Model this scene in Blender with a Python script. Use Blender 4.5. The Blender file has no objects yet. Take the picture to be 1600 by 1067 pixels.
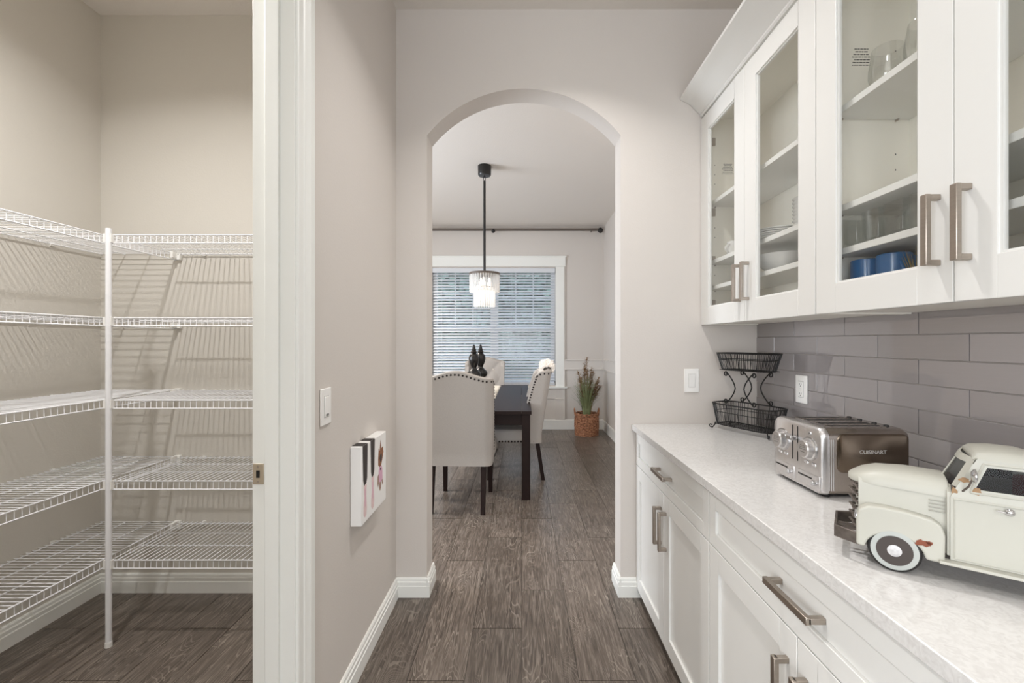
import bpy, bmesh, math, random
from mathutils import Vector, Matrix
R = math.radians
PI = math.pi
random.seed(7)
scene = bpy.context.scene
COL = scene.collection

# ------------------------------------------------------------------ camera
cam_data = bpy.data.cameras.new('camera')
cam = bpy.data.objects.new('camera', cam_data)
COL.objects.link(cam)
cam.location = (0, 0, 1.352)
cam.rotation_euler = (R(90), 0, 0)
cam_data.sensor_width = 36.0
cam_data.lens = 36.0 * 690.0 / 1600.0
cam_data.shift_x = -15.0 / 1600.0
cam_data.clip_start = 0.02
cam_data.clip_end = 200
scene.camera = cam

# ------------------------------------------------------------------ world, light, exposure
world = bpy.data.worlds.new('sky')
scene.world = world
world.use_nodes = True
bg = world.node_tree.nodes['Background']
bg.inputs[0].default_value = (0.62, 0.79, 1.0, 1)
bg.inputs[1].default_value = 2.0

def area(name, loc, rot, sx, sy, power, col, shape='RECTANGLE', spread=180):
    l = bpy.data.lights.new(name, 'AREA')
    l.shape = shape
    l.size = sx
    if shape in ('RECTANGLE', 'ELLIPSE'):
        l.size_y = sy
    l.energy = power
    l.color = col
    l.spread = R(spread)
    o = bpy.data.objects.new(name, l)
    COL.objects.link(o)
    o.location = loc
    o.rotation_euler = rot
    return o

# daylight in the kitchen window behind the camera and in the side window of the dining room
area('kitchen_window_daylight', (-0.6, -3.95, 1.45), (R(90), 0, 0), 3.4, 2.2, 88, (1.0, 0.975, 0.94))
area('kitchen_side_fill', (-3.27, -2.0, 1.65), (R(90), 0, R(-90)), 2.5, 1.55, 75, (1.0, 0.985, 0.96))  # made-up side window: fill light added to brighten the base cabinets
area('dining_side_window_daylight', (-3.24, 3.5, 1.65), (R(90), 0, R(-90)), 1.7, 1.8, 92, (0.90, 0.94, 1.0))
CAN_LIGHTS = [(0.22, 1.66, 9.5), (0.20, 0.30, 1.8), (0.12, -1.5, 20), (-1.5, -2.2, 20), (1.6, -2.2, 20)]  # the kitchen entries are unseen fill lights, added behind the camera
DINING_FILL = [(-2.4, 4.0, 25), (-2.0, 5.9, 26), (0.95, 3.3, 8)]  # unseen fill lights added to brighten the dining room
CAN_COL = (1.0, 0.972, 0.95)
DINING_FILL_COL = (1.0, 0.90, 0.80)

scene.cycles.max_bounces = 16
scene.cycles.diffuse_bounces = 8
scene.cycles.transparent_max_bounces = 40

vs = scene.view_settings
vs.view_transform = 'Standard'
vs.look = 'None'
vs.exposure = 0.26
vs.gamma = 1.0
vs.use_curve_mapping = False

# ------------------------------------------------------------------ colours and materials
def lin(c):
    c = c / 255.0
    return c / 12.92 if c <= 0.04045 else ((c + 0.055) / 1.055) ** 2.4
def rgb(r, g, b):
    return (lin(r), lin(g), lin(b), 1.0)

M = {}
def newmat(name):
    m = bpy.data.materials.new(name)
    m.use_nodes = True
    M[name] = m
    nt = m.node_tree
    return m, nt, nt.nodes['Principled BSDF']

def mat(name, col, rough=0.5, metal=0.0, bump=0.0, bscale=200.0, var=0.0, vscale=6.0, spec=0.5, emit=None, estr=0.0, coat=0.0, aniso=None):
    m, nt, b = newmat(name)
    b.inputs['Base Color'].default_value = col
    b.inputs['Roughness'].default_value = rough
    b.inputs['Metallic'].default_value = metal
    b.inputs['Specular IOR Level'].default_value = spec
    if coat:
        b.inputs['Coat Weight'].default_value = coat
        b.inputs['Coat Roughness'].default_value = 0.05
    if emit:
        b.inputs['Emission Color'].default_value = emit
        b.inputs['Emission Strength'].default_value = estr
    tc = nt.nodes.new('ShaderNodeTexCoord')
    if var > 0:
        n = nt.nodes.new('ShaderNodeTexNoise')
        n.inputs['Scale'].default_value = vscale
        n.inputs['Detail'].default_value = 4
        nt.links.new(tc.outputs['Object'], n.inputs['Vector'])
        mx = nt.nodes.new('ShaderNodeMix')
        mx.data_type = 'RGBA'
        mx.inputs[6].default_value = tuple(c * (1 - var) for c in col[:3]) + (1,)
        mx.inputs[7].default_value = tuple(min(1, c * (1 + var)) for c in col[:3]) + (1,)
        nt.links.new(n.outputs['Fac'], mx.inputs[0])
        nt.links.new(mx.outputs[2], b.inputs['Base Color'])
    if bump > 0:
        n = nt.nodes.new('ShaderNodeTexNoise')
        n.inputs['Scale'].default_value = bscale
        n.inputs['Detail'].default_value = 3
        nt.links.new(tc.outputs['Object'], n.inputs['Vector'])
        bp = nt.nodes.new('ShaderNodeBump')
        bp.inputs['Strength'].default_value = bump
        bp.inputs['Distance'].default_value = 0.002
        nt.links.new(n.outputs['Fac'], bp.inputs['Height'])
        nt.links.new(bp.outputs['Normal'], b.inputs['Normal'])
    return m

mat('wall', rgb(209, 203, 197), 0.75, bump=0.22, bscale=130, var=0.012, vscale=2)
mat('pantry_wall', rgb(208, 204, 196), 0.75, bump=0.22, bscale=130, var=0.012, vscale=2)
mat('wainscot', rgb(216, 211, 205), 0.5)
mat('ceiling', rgb(222, 217, 211), 0.85, bump=0.5, bscale=70)
mat('trim', rgb(236, 237, 233), 0.35)
mat('cabinet', rgb(228, 228, 225), 0.32, var=0.006)
mat('cabinet_inside', rgb(238, 235, 226), 0.45)
mat('wire_white', rgb(236, 237, 240), 0.3)
mat('plastic_white', rgb(240, 239, 236), 0.3)
mat('dark', rgb(22, 20, 19), 0.5)
mat('black_iron', rgb(20, 19, 19), 0.42, metal=0.3)
mat('black_gloss', rgb(24, 22, 21), 0.28)
mat('bronze', rgb(104, 95, 88), 0.4, metal=0.3)
mat('wood_dark', rgb(37, 25, 22), 0.5, var=0.2, vscale=18, spec=0.16)
mat('linen', rgb(173, 167, 161), 0.9, bump=0.5, bscale=700, var=0.10, vscale=160)
mat('linen_light', rgb(216, 209, 199), 0.9, bump=0.4, bscale=700, var=0.05, vscale=90)
mat('fur', rgb(244, 239, 232), 0.95)
mat('nail', rgb(38, 32, 29), 0.35, metal=0.8)
mat('runner_cloth', rgb(230, 222, 208), 0.9, bump=0.3, bscale=300)
mat('ceramic', rgb(226, 226, 224), 0.15)
mat('blue_ceramic', rgb(52, 104, 156), 0.2, var=0.15, vscale=30)
mat('straw', rgb(120, 108, 72), 0.7, var=0.2)
mat('grout', rgb(160, 154, 149), 0.8)
mat('floor_grout', rgb(82, 76, 70), 0.9)
mat('grass_blade', rgb(140, 150, 108), 0.6, var=0.35, vscale=9)
mat('plume', rgb(164, 130, 90), 0.8, var=0.2, vscale=30)
mat('soil', rgb(60, 46, 36), 0.9)
mat('leaf', rgb(122, 138, 120), 0.6, var=0.35, vscale=4)
mat('lawn', rgb(96, 128, 72), 0.9, var=0.3, vscale=3)
mat('cream_paint', rgb(178, 177, 167), 0.4, var=0.02, vscale=12)
mat('rust', rgb(122, 66, 44), 0.7, var=0.3, vscale=60)
mat('tan_wear', rgb(150, 120, 88), 0.7, var=0.2, vscale=60)
mat('aged_metal', rgb(118, 110, 104), 0.42, metal=0.75, var=0.55, vscale=70)
mat('chrome', rgb(205, 205, 206), 0.15, metal=1.0)
mat('vent_line', rgb(158, 157, 148), 0.6)
mat('plate_gap', rgb(186, 185, 182), 0.5)
mat('rubber', rgb(30, 28, 27), 0.55)
mat('whitewall', rgb(168, 172, 168), 0.5)
mat('rim_brown', rgb(58, 50, 46), 0.45)
mat('worn_silver', rgb(196, 195, 195), 0.5, metal=0.4, var=0.4, vscale=150)
mat('seat_red', rgb(128, 46, 36), 0.6)
mat('canvas', rgb(240, 239, 237), 0.6)
mat('print_black', rgb(58, 52, 50), 0.7, var=0.1, vscale=60)
mat('print_pink', rgb(226, 200, 200), 0.7, var=0.12, vscale=80)
mat('print_pink_strong', rgb(216, 172, 194), 0.7, var=0.1, vscale=80)
mat('print_brown', rgb(140, 94, 66), 0.7, var=0.4, vscale=90)
mat('print_grey', rgb(120, 118, 116), 0.7)
mat('brass_nickel', rgb(186, 172, 152), 0.4, metal=0.5)
mat('slat', rgb(214, 217, 222), 0.45)
mat('vinyl', rgb(226, 229, 232), 0.4)
mat('lamp_glow', (1, 0.93, 0.84, 1), 0.5, emit=(1, 0.93, 0.84, 1), estr=9)
mat('bulb_glow', (1, 0.9, 0.75, 1), 0.5, emit=(1, 0.88, 0.72, 1), estr=2.6)

def brushed(name, col, rough, scale):
    m, nt, b = newmat(name)
    b.inputs['Metallic'].default_value = 1.0
    b.inputs['Roughness'].default_value = rough
    tc = nt.nodes.new('ShaderNodeTexCoord')
    mp = nt.nodes.new('ShaderNodeMapping')
    mp.inputs['Scale'].default_value = scale
    n = nt.nodes.new('ShaderNodeTexNoise')
    n.inputs['Scale'].default_value = 30
    n.inputs['Detail'].default_value = 3
    nt.links.new(tc.outputs['Object'], mp.inputs['Vector'])
    nt.links.new(mp.outputs['Vector'], n.inputs['Vector'])
    mx = nt.nodes.new('ShaderNodeMix')
    mx.data_type = 'RGBA'
    mx.inputs[6].default_value = tuple(c * 0.86 for c in col[:3]) + (1,)
    mx.inputs[7].default_value = tuple(min(1, c * 1.1) for c in col[:3]) + (1,)
    nt.links.new(n.outputs['Fac'], mx.inputs[0])
    nt.links.new(mx.outputs[2], b.inputs['Base Color'])
brushed('nickel', rgb(176, 166, 156), 0.36, (1, 1, 20))
brushed('steel', rgb(212, 210, 210), 0.30, (1, 20, 1))
brushed('steel_side', rgb(172, 163, 155), 0.24, (20, 1, 1))
brushed('steel_panel_reflect', rgb(120, 107, 94), 0.22, (20, 1, 1))  # brown reflection on the toaster side painted into the steel colour

def glassmat(name, tint, refl, rough=0.02):
    m = bpy.data.materials.new(name)
    m.use_nodes = True
    M[name] = m
    nt = m.node_tree
    nt.nodes.clear()
    out = nt.nodes.new('ShaderNodeOutputMaterial')
    mix = nt.nodes.new('ShaderNodeMixShader')
    tr = nt.nodes.new('ShaderNodeBsdfTransparent')
    tr.inputs[0].default_value = tint
    gl = nt.nodes.new('ShaderNodeBsdfGlossy')
    gl.inputs['Roughness'].default_value = rough
    lw = nt.nodes.new('ShaderNodeLayerWeight')
    lw.inputs['Blend'].default_value = 0.5
    pw = nt.nodes.new('ShaderNodeMath'); pw.operation = 'POWER'; pw.inputs[1].default_value = 4.0
    ma = nt.nodes.new('ShaderNodeMath'); ma.operation = 'MULTIPLY_ADD'; ma.inputs[1].default_value = 0.55; ma.inputs[2].default_value = refl
    nt.links.new(lw.outputs['Facing'], pw.inputs[0])
    nt.links.new(pw.outputs[0], ma.inputs[0])
    nt.links.new(ma.outputs[0], mix.inputs[0])
    nt.links.new(tr.outputs[0], mix.inputs[1])
    nt.links.new(gl.outputs[0], mix.inputs[2])
    nt.links.new(mix.outputs[0], out.inputs[0])
glassmat('pane', (0.988, 0.99, 0.985, 1), 0.02)
glassmat('drink_glass', (0.98, 0.985, 0.982, 1), 0.12, 0.03)
glassmat('truck_glass', (0.62, 0.62, 0.63, 1), 0.006, 0.05)

def crystalmat():
    m, nt, b = newmat('crystal')
    b.inputs['Base Color'].default_value = (0.95, 0.95, 0.95, 1)
    b.inputs['Roughness'].default_value = 0.08
    out = nt.nodes['Material Output']
    tr = nt.nodes.new('ShaderNodeBsdfTransparent'); tr.inputs[0].default_value = (0.97, 0.97, 0.97, 1)
    tl = nt.nodes.new('ShaderNodeBsdfTranslucent'); tl.inputs[0].default_value = (0.95, 0.93, 0.9, 1)
    m1 = nt.nodes.new('ShaderNodeMixShader'); m1.inputs[0].default_value = 0.22
    m2 = nt.nodes.new('ShaderNodeMixShader'); m2.inputs[0].default_value = 0.62
    nt.links.new(b.outputs[0], m1.inputs[1]); nt.links.new(tl.outputs[0], m1.inputs[2])
    nt.links.new(m1.outputs[0], m2.inputs[1]); nt.links.new(tr.outputs[0], m2.inputs[2])
    nt.links.new(m2.outputs[0], out.inputs[0])
crystalmat()

def plankmat():
    m, nt, b = newmat('plank')
    N = nt.nodes.new; L = nt.links.new
    tc = N('ShaderNodeTexCoord'); oi = N('ShaderNodeObjectInfo')
    off = N('ShaderNodeMath'); off.operation = 'MULTIPLY'; off.inputs[1].default_value = 57.0
    L(oi.outputs['Random'], off.inputs[0])
    cmb = N('ShaderNodeCombineXYZ')
    L(off.outputs[0], cmb.inputs[0]); L(off.outputs[0], cmb.inputs[1]); L(off.outputs[0], cmb.inputs[2])
    add = N('ShaderNodeVectorMath'); add.operation = 'ADD'
    L(tc.outputs['Object'], add.inputs[0]); L(cmb.outputs[0], add.inputs[1])
    # fine grain
    mp = N('ShaderNodeMapping'); mp.inputs['Scale'].default_value = (75, 4.5, 1)
    L(add.outputs[0], mp.inputs['Vector'])
    n1 = N('ShaderNodeTexNoise'); n1.inputs['Scale'].default_value = 1.5; n1.inputs['Detail'].default_value = 7; n1.inputs['Distortion'].default_value = 1.2
    L(mp.outputs[0], n1.inputs['Vector'])
    # cathedral figure: contour lines of a stretched noise field
    mp2 = N('ShaderNodeMapping'); mp2.inputs['Scale'].default_value = (7.0, 0.95, 1)
    L(add.outputs[0], mp2.inputs['Vector'])
    n2 = N('ShaderNodeTexNoise'); n2.inputs['Scale'].default_value = 1.0; n2.inputs['Detail'].default_value = 3.0; n2.inputs['Roughness'].default_value = 0.45
    n2.inputs['Distortion'].default_value = 0.7
    L(mp2.outputs[0], n2.inputs['Vector'])
    mul = N('ShaderNodeMath'); mul.operation = 'MULTIPLY'; mul.inputs[1].default_value = 300.0
    L(n2.outputs['Fac'], mul.inputs[0])
    sn = N('ShaderNodeMath'); sn.operation = 'SINE'
    L(mul.outputs[0], sn.inputs[0])
    cr = N('ShaderNodeValToRGB')
    cr.color_ramp.elements[0].position = 0.70; cr.color_ramp.elements[0].color = (0, 0, 0, 1)
    cr.color_ramp.elements[1].position = 0.98; cr.color_ramp.elements[1].color = (1, 1, 1, 1)
    L(sn.outputs[0], cr.inputs[0])
    # patchiness
    n3 = N('ShaderNodeTexNoise'); n3.inputs['Scale'].default_value = 5.0; n3.inputs['Detail'].default_value = 4
    L(add.outputs[0], n3.inputs['Vector'])
    c1 = N('ShaderNodeValToRGB')
    e = c1.color_ramp.elements
    e[0].position = 0.28; e[0].color = rgb(68, 60, 53)
    e[1].position = 0.75; e[1].color = rgb(142, 132, 122)
    e2 = c1.color_ramp.elements.new(0.52); e2.color = rgb(102, 92, 84)
    L(n1.outputs['Fac'], c1.inputs[0])
    # line strength
    ls = N('ShaderNodeMath'); ls.operation = 'MULTIPLY'
    L(cr.outputs[0], ls.inputs[0])
    c3 = N('ShaderNodeValToRGB')
    c3.color_ramp.elements[0].position = 0.40; c3.color_ramp.elements[0].color = (0.04, 0.04, 0.04, 1)
    c3.color_ramp.elements[1].position = 0.66; c3.color_ramp.elements[1].color = (0.55, 0.55, 0.55, 1)
    L(n3.outputs['Fac'], c3.inputs[0]); L(c3.outputs[0], ls.inputs[1])
    mx = N('ShaderNodeMix'); mx.data_type = 'RGBA'
    L(ls.outputs[0], mx.inputs[0]); L(c1.outputs[0], mx.inputs[6])
    mx.inputs[7].default_value = rgb(176, 166, 154)
    # per plank tone
    mr = N('ShaderNodeMapRange'); mr.inputs[3].default_value = 0.80; mr.inputs[4].default_value = 1.14
    L(oi.outputs['Random'], mr.inputs[0])
    hs = N('ShaderNodeHueSaturation')
    L(mr.outputs[0], hs.inputs['Value']); L(mx.outputs[2], hs.inputs['Color'])
    L(hs.outputs[0], b.inputs['Base Color'])
    b.inputs['Roughness'].default_value = 0.32
    b.inputs['Specular IOR Level'].default_value = 0.45
    bp = N('ShaderNodeBump'); bp.inputs['Strength'].default_value = 0.12; bp.inputs['Distance'].default_value = 0.002
    L(n1.outputs['Fac'], bp.inputs['Height']); L(bp.outputs[0], b.inputs['Normal'])
plankmat()

def quartzmat():
    m, nt, b = newmat('quartz')
    N = nt.nodes.new; L = nt.links.new
    tc = N('ShaderNodeTexCoord')
    n = N('ShaderNodeTexNoise'); n.inputs['Scale'].default_value = 75; n.inputs['Detail'].default_value = 6; n.inputs['Distortion'].default_value = 1.5
    L(tc.outputs['Object'], n.inputs['Vector'])
    c = N('ShaderNodeValToRGB')
    c.color_ramp.elements[0].position = 0.3; c.color_ramp.elements[0].color = rgb(202, 200, 198)
    c.color_ramp.elements[1].position = 0.6; c.color_ramp.elements[1].color = rgb(216, 215, 213)
    L(n.outputs['Fac'], c.inputs[0]); L(c.outputs[0], b.inputs['Base Color'])
    b.inputs['Roughness'].default_value = 0.16
quartzmat()

def tilemat():
    m, nt, b = newmat('glass_tile')
    N = nt.nodes.new; L = nt.links.new
    oi = N('ShaderNodeObjectInfo'); tc = N('ShaderNodeTexCoord')
    mp = N('ShaderNodeMapping'); mp.inputs['Scale'].default_value = (1, 1, 60)
    L(tc.outputs['Object'], mp.inputs['Vector'])
    n = N('ShaderNodeTexNoise'); n.inputs['Scale'].default_value = 6
    L(mp.outputs[0], n.inputs['Vector'])
    ad = N('ShaderNodeMath'); ad.operation = 'MULTIPLY_ADD'; ad.inputs[1].default_value = 0.35
    L(n.outputs['Fac'], ad.inputs[0]); L(oi.outputs['Random'], ad.inputs[2])
    c = N('ShaderNodeValToRGB')
    c.color_ramp.elements[0].position = 0.1; c.color_ramp.elements[0].color = rgb(144, 139, 139)
    c.color_ramp.elements[1].position = 1.2 if False else 1.0; c.color_ramp.elements[1].color = rgb(154, 149, 150)
    L(ad.outputs[0], c.inputs[0]); L(c.outputs[0], b.inputs['Base Color'])
    b.inputs['Roughness'].default_value = 0.025
    b.inputs['Specular IOR Level'].default_value = 1.0
    b.inputs['Coat Weight'].default_value = 0.25
    b.inputs['Coat Roughness'].default_value = 0.03
tilemat()

def wickermat():
    m, nt, b = newmat('wicker')
    N = nt.nodes.new; L = nt.links.new
    tc = N('ShaderNodeTexCoord')
    w = N('ShaderNodeTexNoise'); w.inputs['Scale'].default_value = 45; w.inputs['Detail'].default_value = 2
    L(tc.outputs['Object'], w.inputs['Vector'])
    c = N('ShaderNodeValToRGB')
    c.color_ramp.elements[0].position = 0.3; c.color_ramp.elements[0].color = rgb(116, 70, 46)
    c.color_ramp.elements[1].position = 0.7; c.color_ramp.elements[1].color = rgb(190, 138, 104)
    L(w.outputs['Fac'], c.inputs[0]); L(c.outputs[0], b.inputs['Base Color'])
    b.inputs['Roughness'].default_value = 0.7
wickermat()

# ------------------------------------------------------------------ mesh helpers
def origin_of(p):
    v = Vector((0, 0, 0))
    while p is not None:
        v += p.location
        p = p.parent
    return v

class MB:
    def __init__(self):
        self.v = []; self.f = []
    def add(self, vs, fs):
        o = len(self.v)
        self.v += [tuple(x) for x in vs]
        self.f += [tuple(i + o for i in q) for q in fs]
        return self
    def box(self, x0, x1, y0, y1, z0, z1):
        if x0 > x1: x0, x1 = x1, x0
        if y0 > y1: y0, y1 = y1, y0
        if z0 > z1: z0, z1 = z1, z0
        return self.add([(x0, y0, z0), (x1, y0, z0), (x1, y1, z0), (x0, y1, z0), (x0, y0, z1), (x1, y0, z1), (x1, y1, z1), (x0, y1, z1)],
                 [(0, 3, 2, 1), (4, 5, 6, 7), (0, 1, 5, 4), (1, 2, 6, 5), (2, 3, 7, 6), (3, 0, 4, 7)])
    def prism(self, pts, axis, a, b):
        """outline pts (2D) swept along axis from a to b. axis x: pts=(y,z); y: pts=(x,z); z: pts=(x,y)"""
        def p3(p, t):
            if axis == 'x': return (t, p[0], p[1])
            if axis == 'y': return (p[0], t, p[1])
            return (p[0], p[1], t)
        n = len(pts)
        vs = [p3(p, a) for p in pts] + [p3(p, b) for p in pts]
        fs = [tuple(range(n)), tuple(range(2 * n - 1, n - 1, -1))]
        for i in range(n):
            j = (i + 1) % n
            fs.append((i, i + n, j + n, j))
        return self.add(vs, fs)
    def tube(self, path, r, n=6, closed=False, cap=True):
        P = [Vector(p) for p in path]
        m = len(P)
        rr = r if isinstance(r, (list, tuple)) else [r] * m
        rings = []
        prev = None
        for i in range(m):
            if closed:
                t = P[(i + 1) % m] - P[i - 1]
            else:
                t = P[min(i + 1, m - 1)] - P[max(i - 1, 0)]
            if t.length < 1e-9: t = Vector((0, 0, 1))
            t.normalize()
            if prev is None:
                a = Vector((0, 0, 1)) if abs(t.z) < 0.9 else Vector((1, 0, 0))
                u = t.cross(a).normalized()
            else:
                u = (prev - t * prev.dot(t))
                if u.length < 1e-6: u = t.orthogonal()
                u.normalize()
            prev = u
            w = t.cross(u)
            rings.append([P[i] + (u * math.cos(2 * PI * k / n) + w * math.sin(2 * PI * k / n)) * rr[i] for k in range(n)])
        vs = [v for ring in rings for v in ring]
        fs = []
        for i in range(m if closed else m - 1):
            j = (i + 1) % m
            for k in range(n):
                k2 = (k + 1) % n
                fs.append((i * n + k, i * n + k2, j * n + k2, j * n + k))
        if cap and not closed:
            fs.append(tuple(range(n - 1, -1, -1)))
            fs.append(tuple((m - 1) * n + k for k in range(n)))
        return self.add(vs, fs)
    def lathe(self, prof, n=24, c=(0, 0, 0), axis='z'):
        vs = []; fs = []
        m = len(prof)
        for (r, h) in prof:
            for k in range(n):
                a = 2 * PI * k / n
                x, y = r * math.cos(a), r * math.sin(a)
                if axis == 'z': q = (c[0] + x, c[1] + y, c[2] + h)
                elif axis == 'x': q = (c[0] + h, c[1] + x, c[2] + y)
                else: q = (c[0] + y, c[1] + h, c[2] + x)
                vs.append(q)
        for i in range(m - 1):
            for k in range(n):
                k2 = (k + 1) % n
                fs.append((i * n + k, i * n + k2, (i + 1) * n + k2, (i + 1) * n + k))
        if prof[0][0] > 1e-6: fs.append(tuple(range(n - 1, -1, -1)))
        if prof[-1][0] > 1e-6: fs.append(tuple((m - 1) * n + k for k in range(n)))
        return self.add(vs, fs)
    def loft(self, rings, closed_ring=True, cap=True):
        n = len(rings[0]); m = len(rings)
        vs = [p for r in rings for p in r]; fs = []
        for i in range(m - 1):
            for k in range(n if closed_ring else n - 1):
                k2 = (k + 1) % n
                fs.append((i * n + k, i * n + k2, (i + 1) * n + k2, (i + 1) * n + k))
        if cap and closed_ring:
            fs.append(tuple(range(n - 1, -1, -1)))
            fs.append(tuple((m - 1) * n + k for k in range(n)))
        return self.add(vs, fs)
    def mesh(self, name, sub=Vector((0, 0, 0))):
        me = bpy.data.meshes.new(name)
        me.from_pydata([(x - sub[0], y - sub[1], z - sub[2]) for x, y, z in self.v], [], self.f)
        bm = bmesh.new(); bm.from_mesh(me)
        bmesh.ops.remove_doubles(bm, verts=bm.verts, dist=1e-6)
        bmesh.ops.recalc_face_normals(bm, faces=bm.faces)
        bm.to_mesh(me); bm.free()
        return me
    def build(self, name, material, parent=None, local=False, smooth=False, bevel=0.0, seg=2, loc=None, angle=40):
        sub = Vector((0, 0, 0))
        if not local and parent is not None: sub = origin_of(parent)
        if loc is not None and not local: sub = sub + (Vector(loc) - sub)
        me = self.mesh(name, sub)
        me.materials.append(M[material] if isinstance(material, str) else material)
        o = bpy.data.objects.new(name, me)
        COL.objects.link(o)
        if loc is not None:
            o.location = Vector(loc) - (origin_of(parent) if (parent is not None and not local) else Vector((0, 0, 0)))
        if parent is not None: o.parent = parent
        if bevel > 0:
            md = o.modifiers.new('bevel', 'BEVEL'); md.width = bevel; md.segments = seg; md.limit_method = 'ANGLE'; md.angle_limit = R(35)
        if smooth or bevel > 0:
            for p in me.polygons: p.use_smooth = True
            try:
                me.set_sharp_from_angle(angle=R(angle))
            except Exception:
                pass
        return o

def place(name, me, parent, loc, rot=None):
    o = bpy.data.objects.new(name, me)
    COL.objects.link(o)
    o.parent = parent
    o.location = loc
    if rot: o.rotation_euler = rot
    return o

def empty(name, loc, rz=0.0):
    o = bpy.data.objects.new(name, None)
    o.empty_display_size = 0.05
    COL.objects.link(o)
    o.location = loc
    o.rotation_euler = (0, 0, rz)
    return o

def tag(o, label, cat, group=None):
    o['label'] = label; o['category'] = cat
    if group: o['group'] = group
    return o

def struct(o, label=None, cat=None):
    o['kind'] = 'structure'
    if label: o['label'] = label
    if cat: o['category'] = cat
    return o

def stuff(o):
    o['kind'] = 'stuff'
    return o

def copy_tree(o, parent=None):
    c = o.copy()
    COL.objects.link(c)
    c.parent = parent
    for ch in [x for x in bpy.data.objects if x.parent == o]:
        copy_tree(ch, c)
    return c

# ------------------------------------------------------------------ key dimensions (metres; camera stands at x=0, y=0)
CEIL = 3.117
Y_END, Y_END2 = 2.347, 2.487
X_LEFT, X_LEFT2 = -0.667, -0.782
X_RIGHT = 1.255
X_DINING = 1.263
Y_BACK = 6.81
Y_PANTRY, X_PANTRY = 2.39, -2.278
KY = -4.0          # kitchen rear wall

# ------------------------------------------------------------------ floor with planks
fl = MB().box(-3.45, 3.0, KY, 7.0, -0.06, -0.0025).build('floor', 'floor_grout', loc=(0, 1.5, 0))
struct(fl, 'grey brown wood look plank tile floor running through the rooms', 'floor')
PW, PL = 0.229, 0.965
pm = MB().box(-PW / 2 + 0.0014, PW / 2 - 0.0014, -PL / 2 + 0.0014, PL / 2 - 0.0014, -0.012, 0.0)
pmesh = pm.mesh('plank'); pmesh.materials.append(M['plank'])
for c in range(-15, 7):
    x = (c + 0.5) * PW
    y0 = (2.404 + 0.3217 * c) % PL
    k = -3
    while True:
        yc = y0 + (k + 0.5) * PL
        k += 1
        if yc > Y_BACK + 0.4: break
        if yc < -0.75: continue
        if x < -2.4 and yc < 2.3: continue
        if x > 1.35: continue
        place('plank', pmesh, fl, (x, yc - 1.5, 0))

# ------------------------------------------------------------------ shell
c_ = MB().box(-3.45, 3.0, KY, 7.0, CEIL, CEIL + 0.1).build('ceiling', 'ceiling')
struct(c_, 'off white textured ceiling', 'ceiling')

w = MB()
w.box(X_LEFT2, X_LEFT, 1.31, Y_END2, 0, CEIL)
w.box(X_LEFT2, X_LEFT, 0.45, 1.31, 2.46, CEIL)
w.box(X_LEFT2, X_LEFT, 0.2, 0.45, 0, CEIL)
struct(w.build('wall_left', 'wall'), 'greige painted wall left of the passage with a doorway', 'wall')

# end wall with the arched opening
AX, AH, AS, RISE = 0.012, 0.515, 2.447, 0.248
AR = (AH * AH + RISE * RISE) / (2 * RISE)
ac = AS + RISE - AR
th = math.asin(AH / AR)
arch = [(AX + AR * math.sin(-th + 2 * th * i / 40), ac + AR * math.cos(-th + 2 * th * i / 40)) for i in range(41)]
w = MB()
nA = len(arch)
xl, xr = X_LEFT, 1.42
# jamb blocks
w.box(xl, AX - AH, Y_END, Y_END2, 0, AS)
w.box(AX + AH, xr, Y_END, Y_END2, 0, AS)
# spandrel strips
top = [(xl, AS)] + arch + [(xr, AS)]
for i in range(len(top) - 1):
    (xa, za), (xb, zb) = top[i], top[i + 1]
    w.add([(xa, Y_END, za), (xb, Y_END, zb), (xb, Y_END, CEIL), (xa, Y_END, CEIL),
           (xa, Y_END2, za), (xb, Y_END2, zb), (xb, Y_END2, CEIL), (xa, Y_END2, CEIL)],
          [(0, 1, 2, 3), (7, 6, 5, 4), (0, 4, 5, 1)] )
struct(w.build('wall_front', 'wall'), 'greige end wall with an arched opening into the dining room', 'wall')

struct(MB().box(X_RIGHT, 1.42, 0.3, Y_END, 0, CEIL).build('wall_right', 'wall', loc=(X_RIGHT, 1.3, 0)), 'wall behind the counter with grey subway tile backsplash', 'wall')
wr = bpy.data.objects['wall_right']
w = MB(); w.box(X_PANTRY - 0.1, X_LEFT2, Y_PANTRY, Y_END2, 0, CEIL); w.box(-3.45, X_PANTRY - 0.1, Y_PANTRY, Y_END2, 0, CEIL)
struct(w.build('wall_pantry_back', 'pantry_wall'), 'beige rear wall of the pantry', 'wall')
struct(MB().box(X_PANTRY - 0.1, X_PANTRY, 0.3, Y_PANTRY, 0, CEIL).build('wall_pantry_left', 'pantry_wall'), 'beige left wall of the pantry', 'wall')
struct(MB().box(X_PANTRY - 0.1, X_LEFT2, 0.2, 0.3, 0, CEIL).build('wall_pantry_near', 'pantry_wall'), 'beige near wall of the pantry', 'wall')

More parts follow.
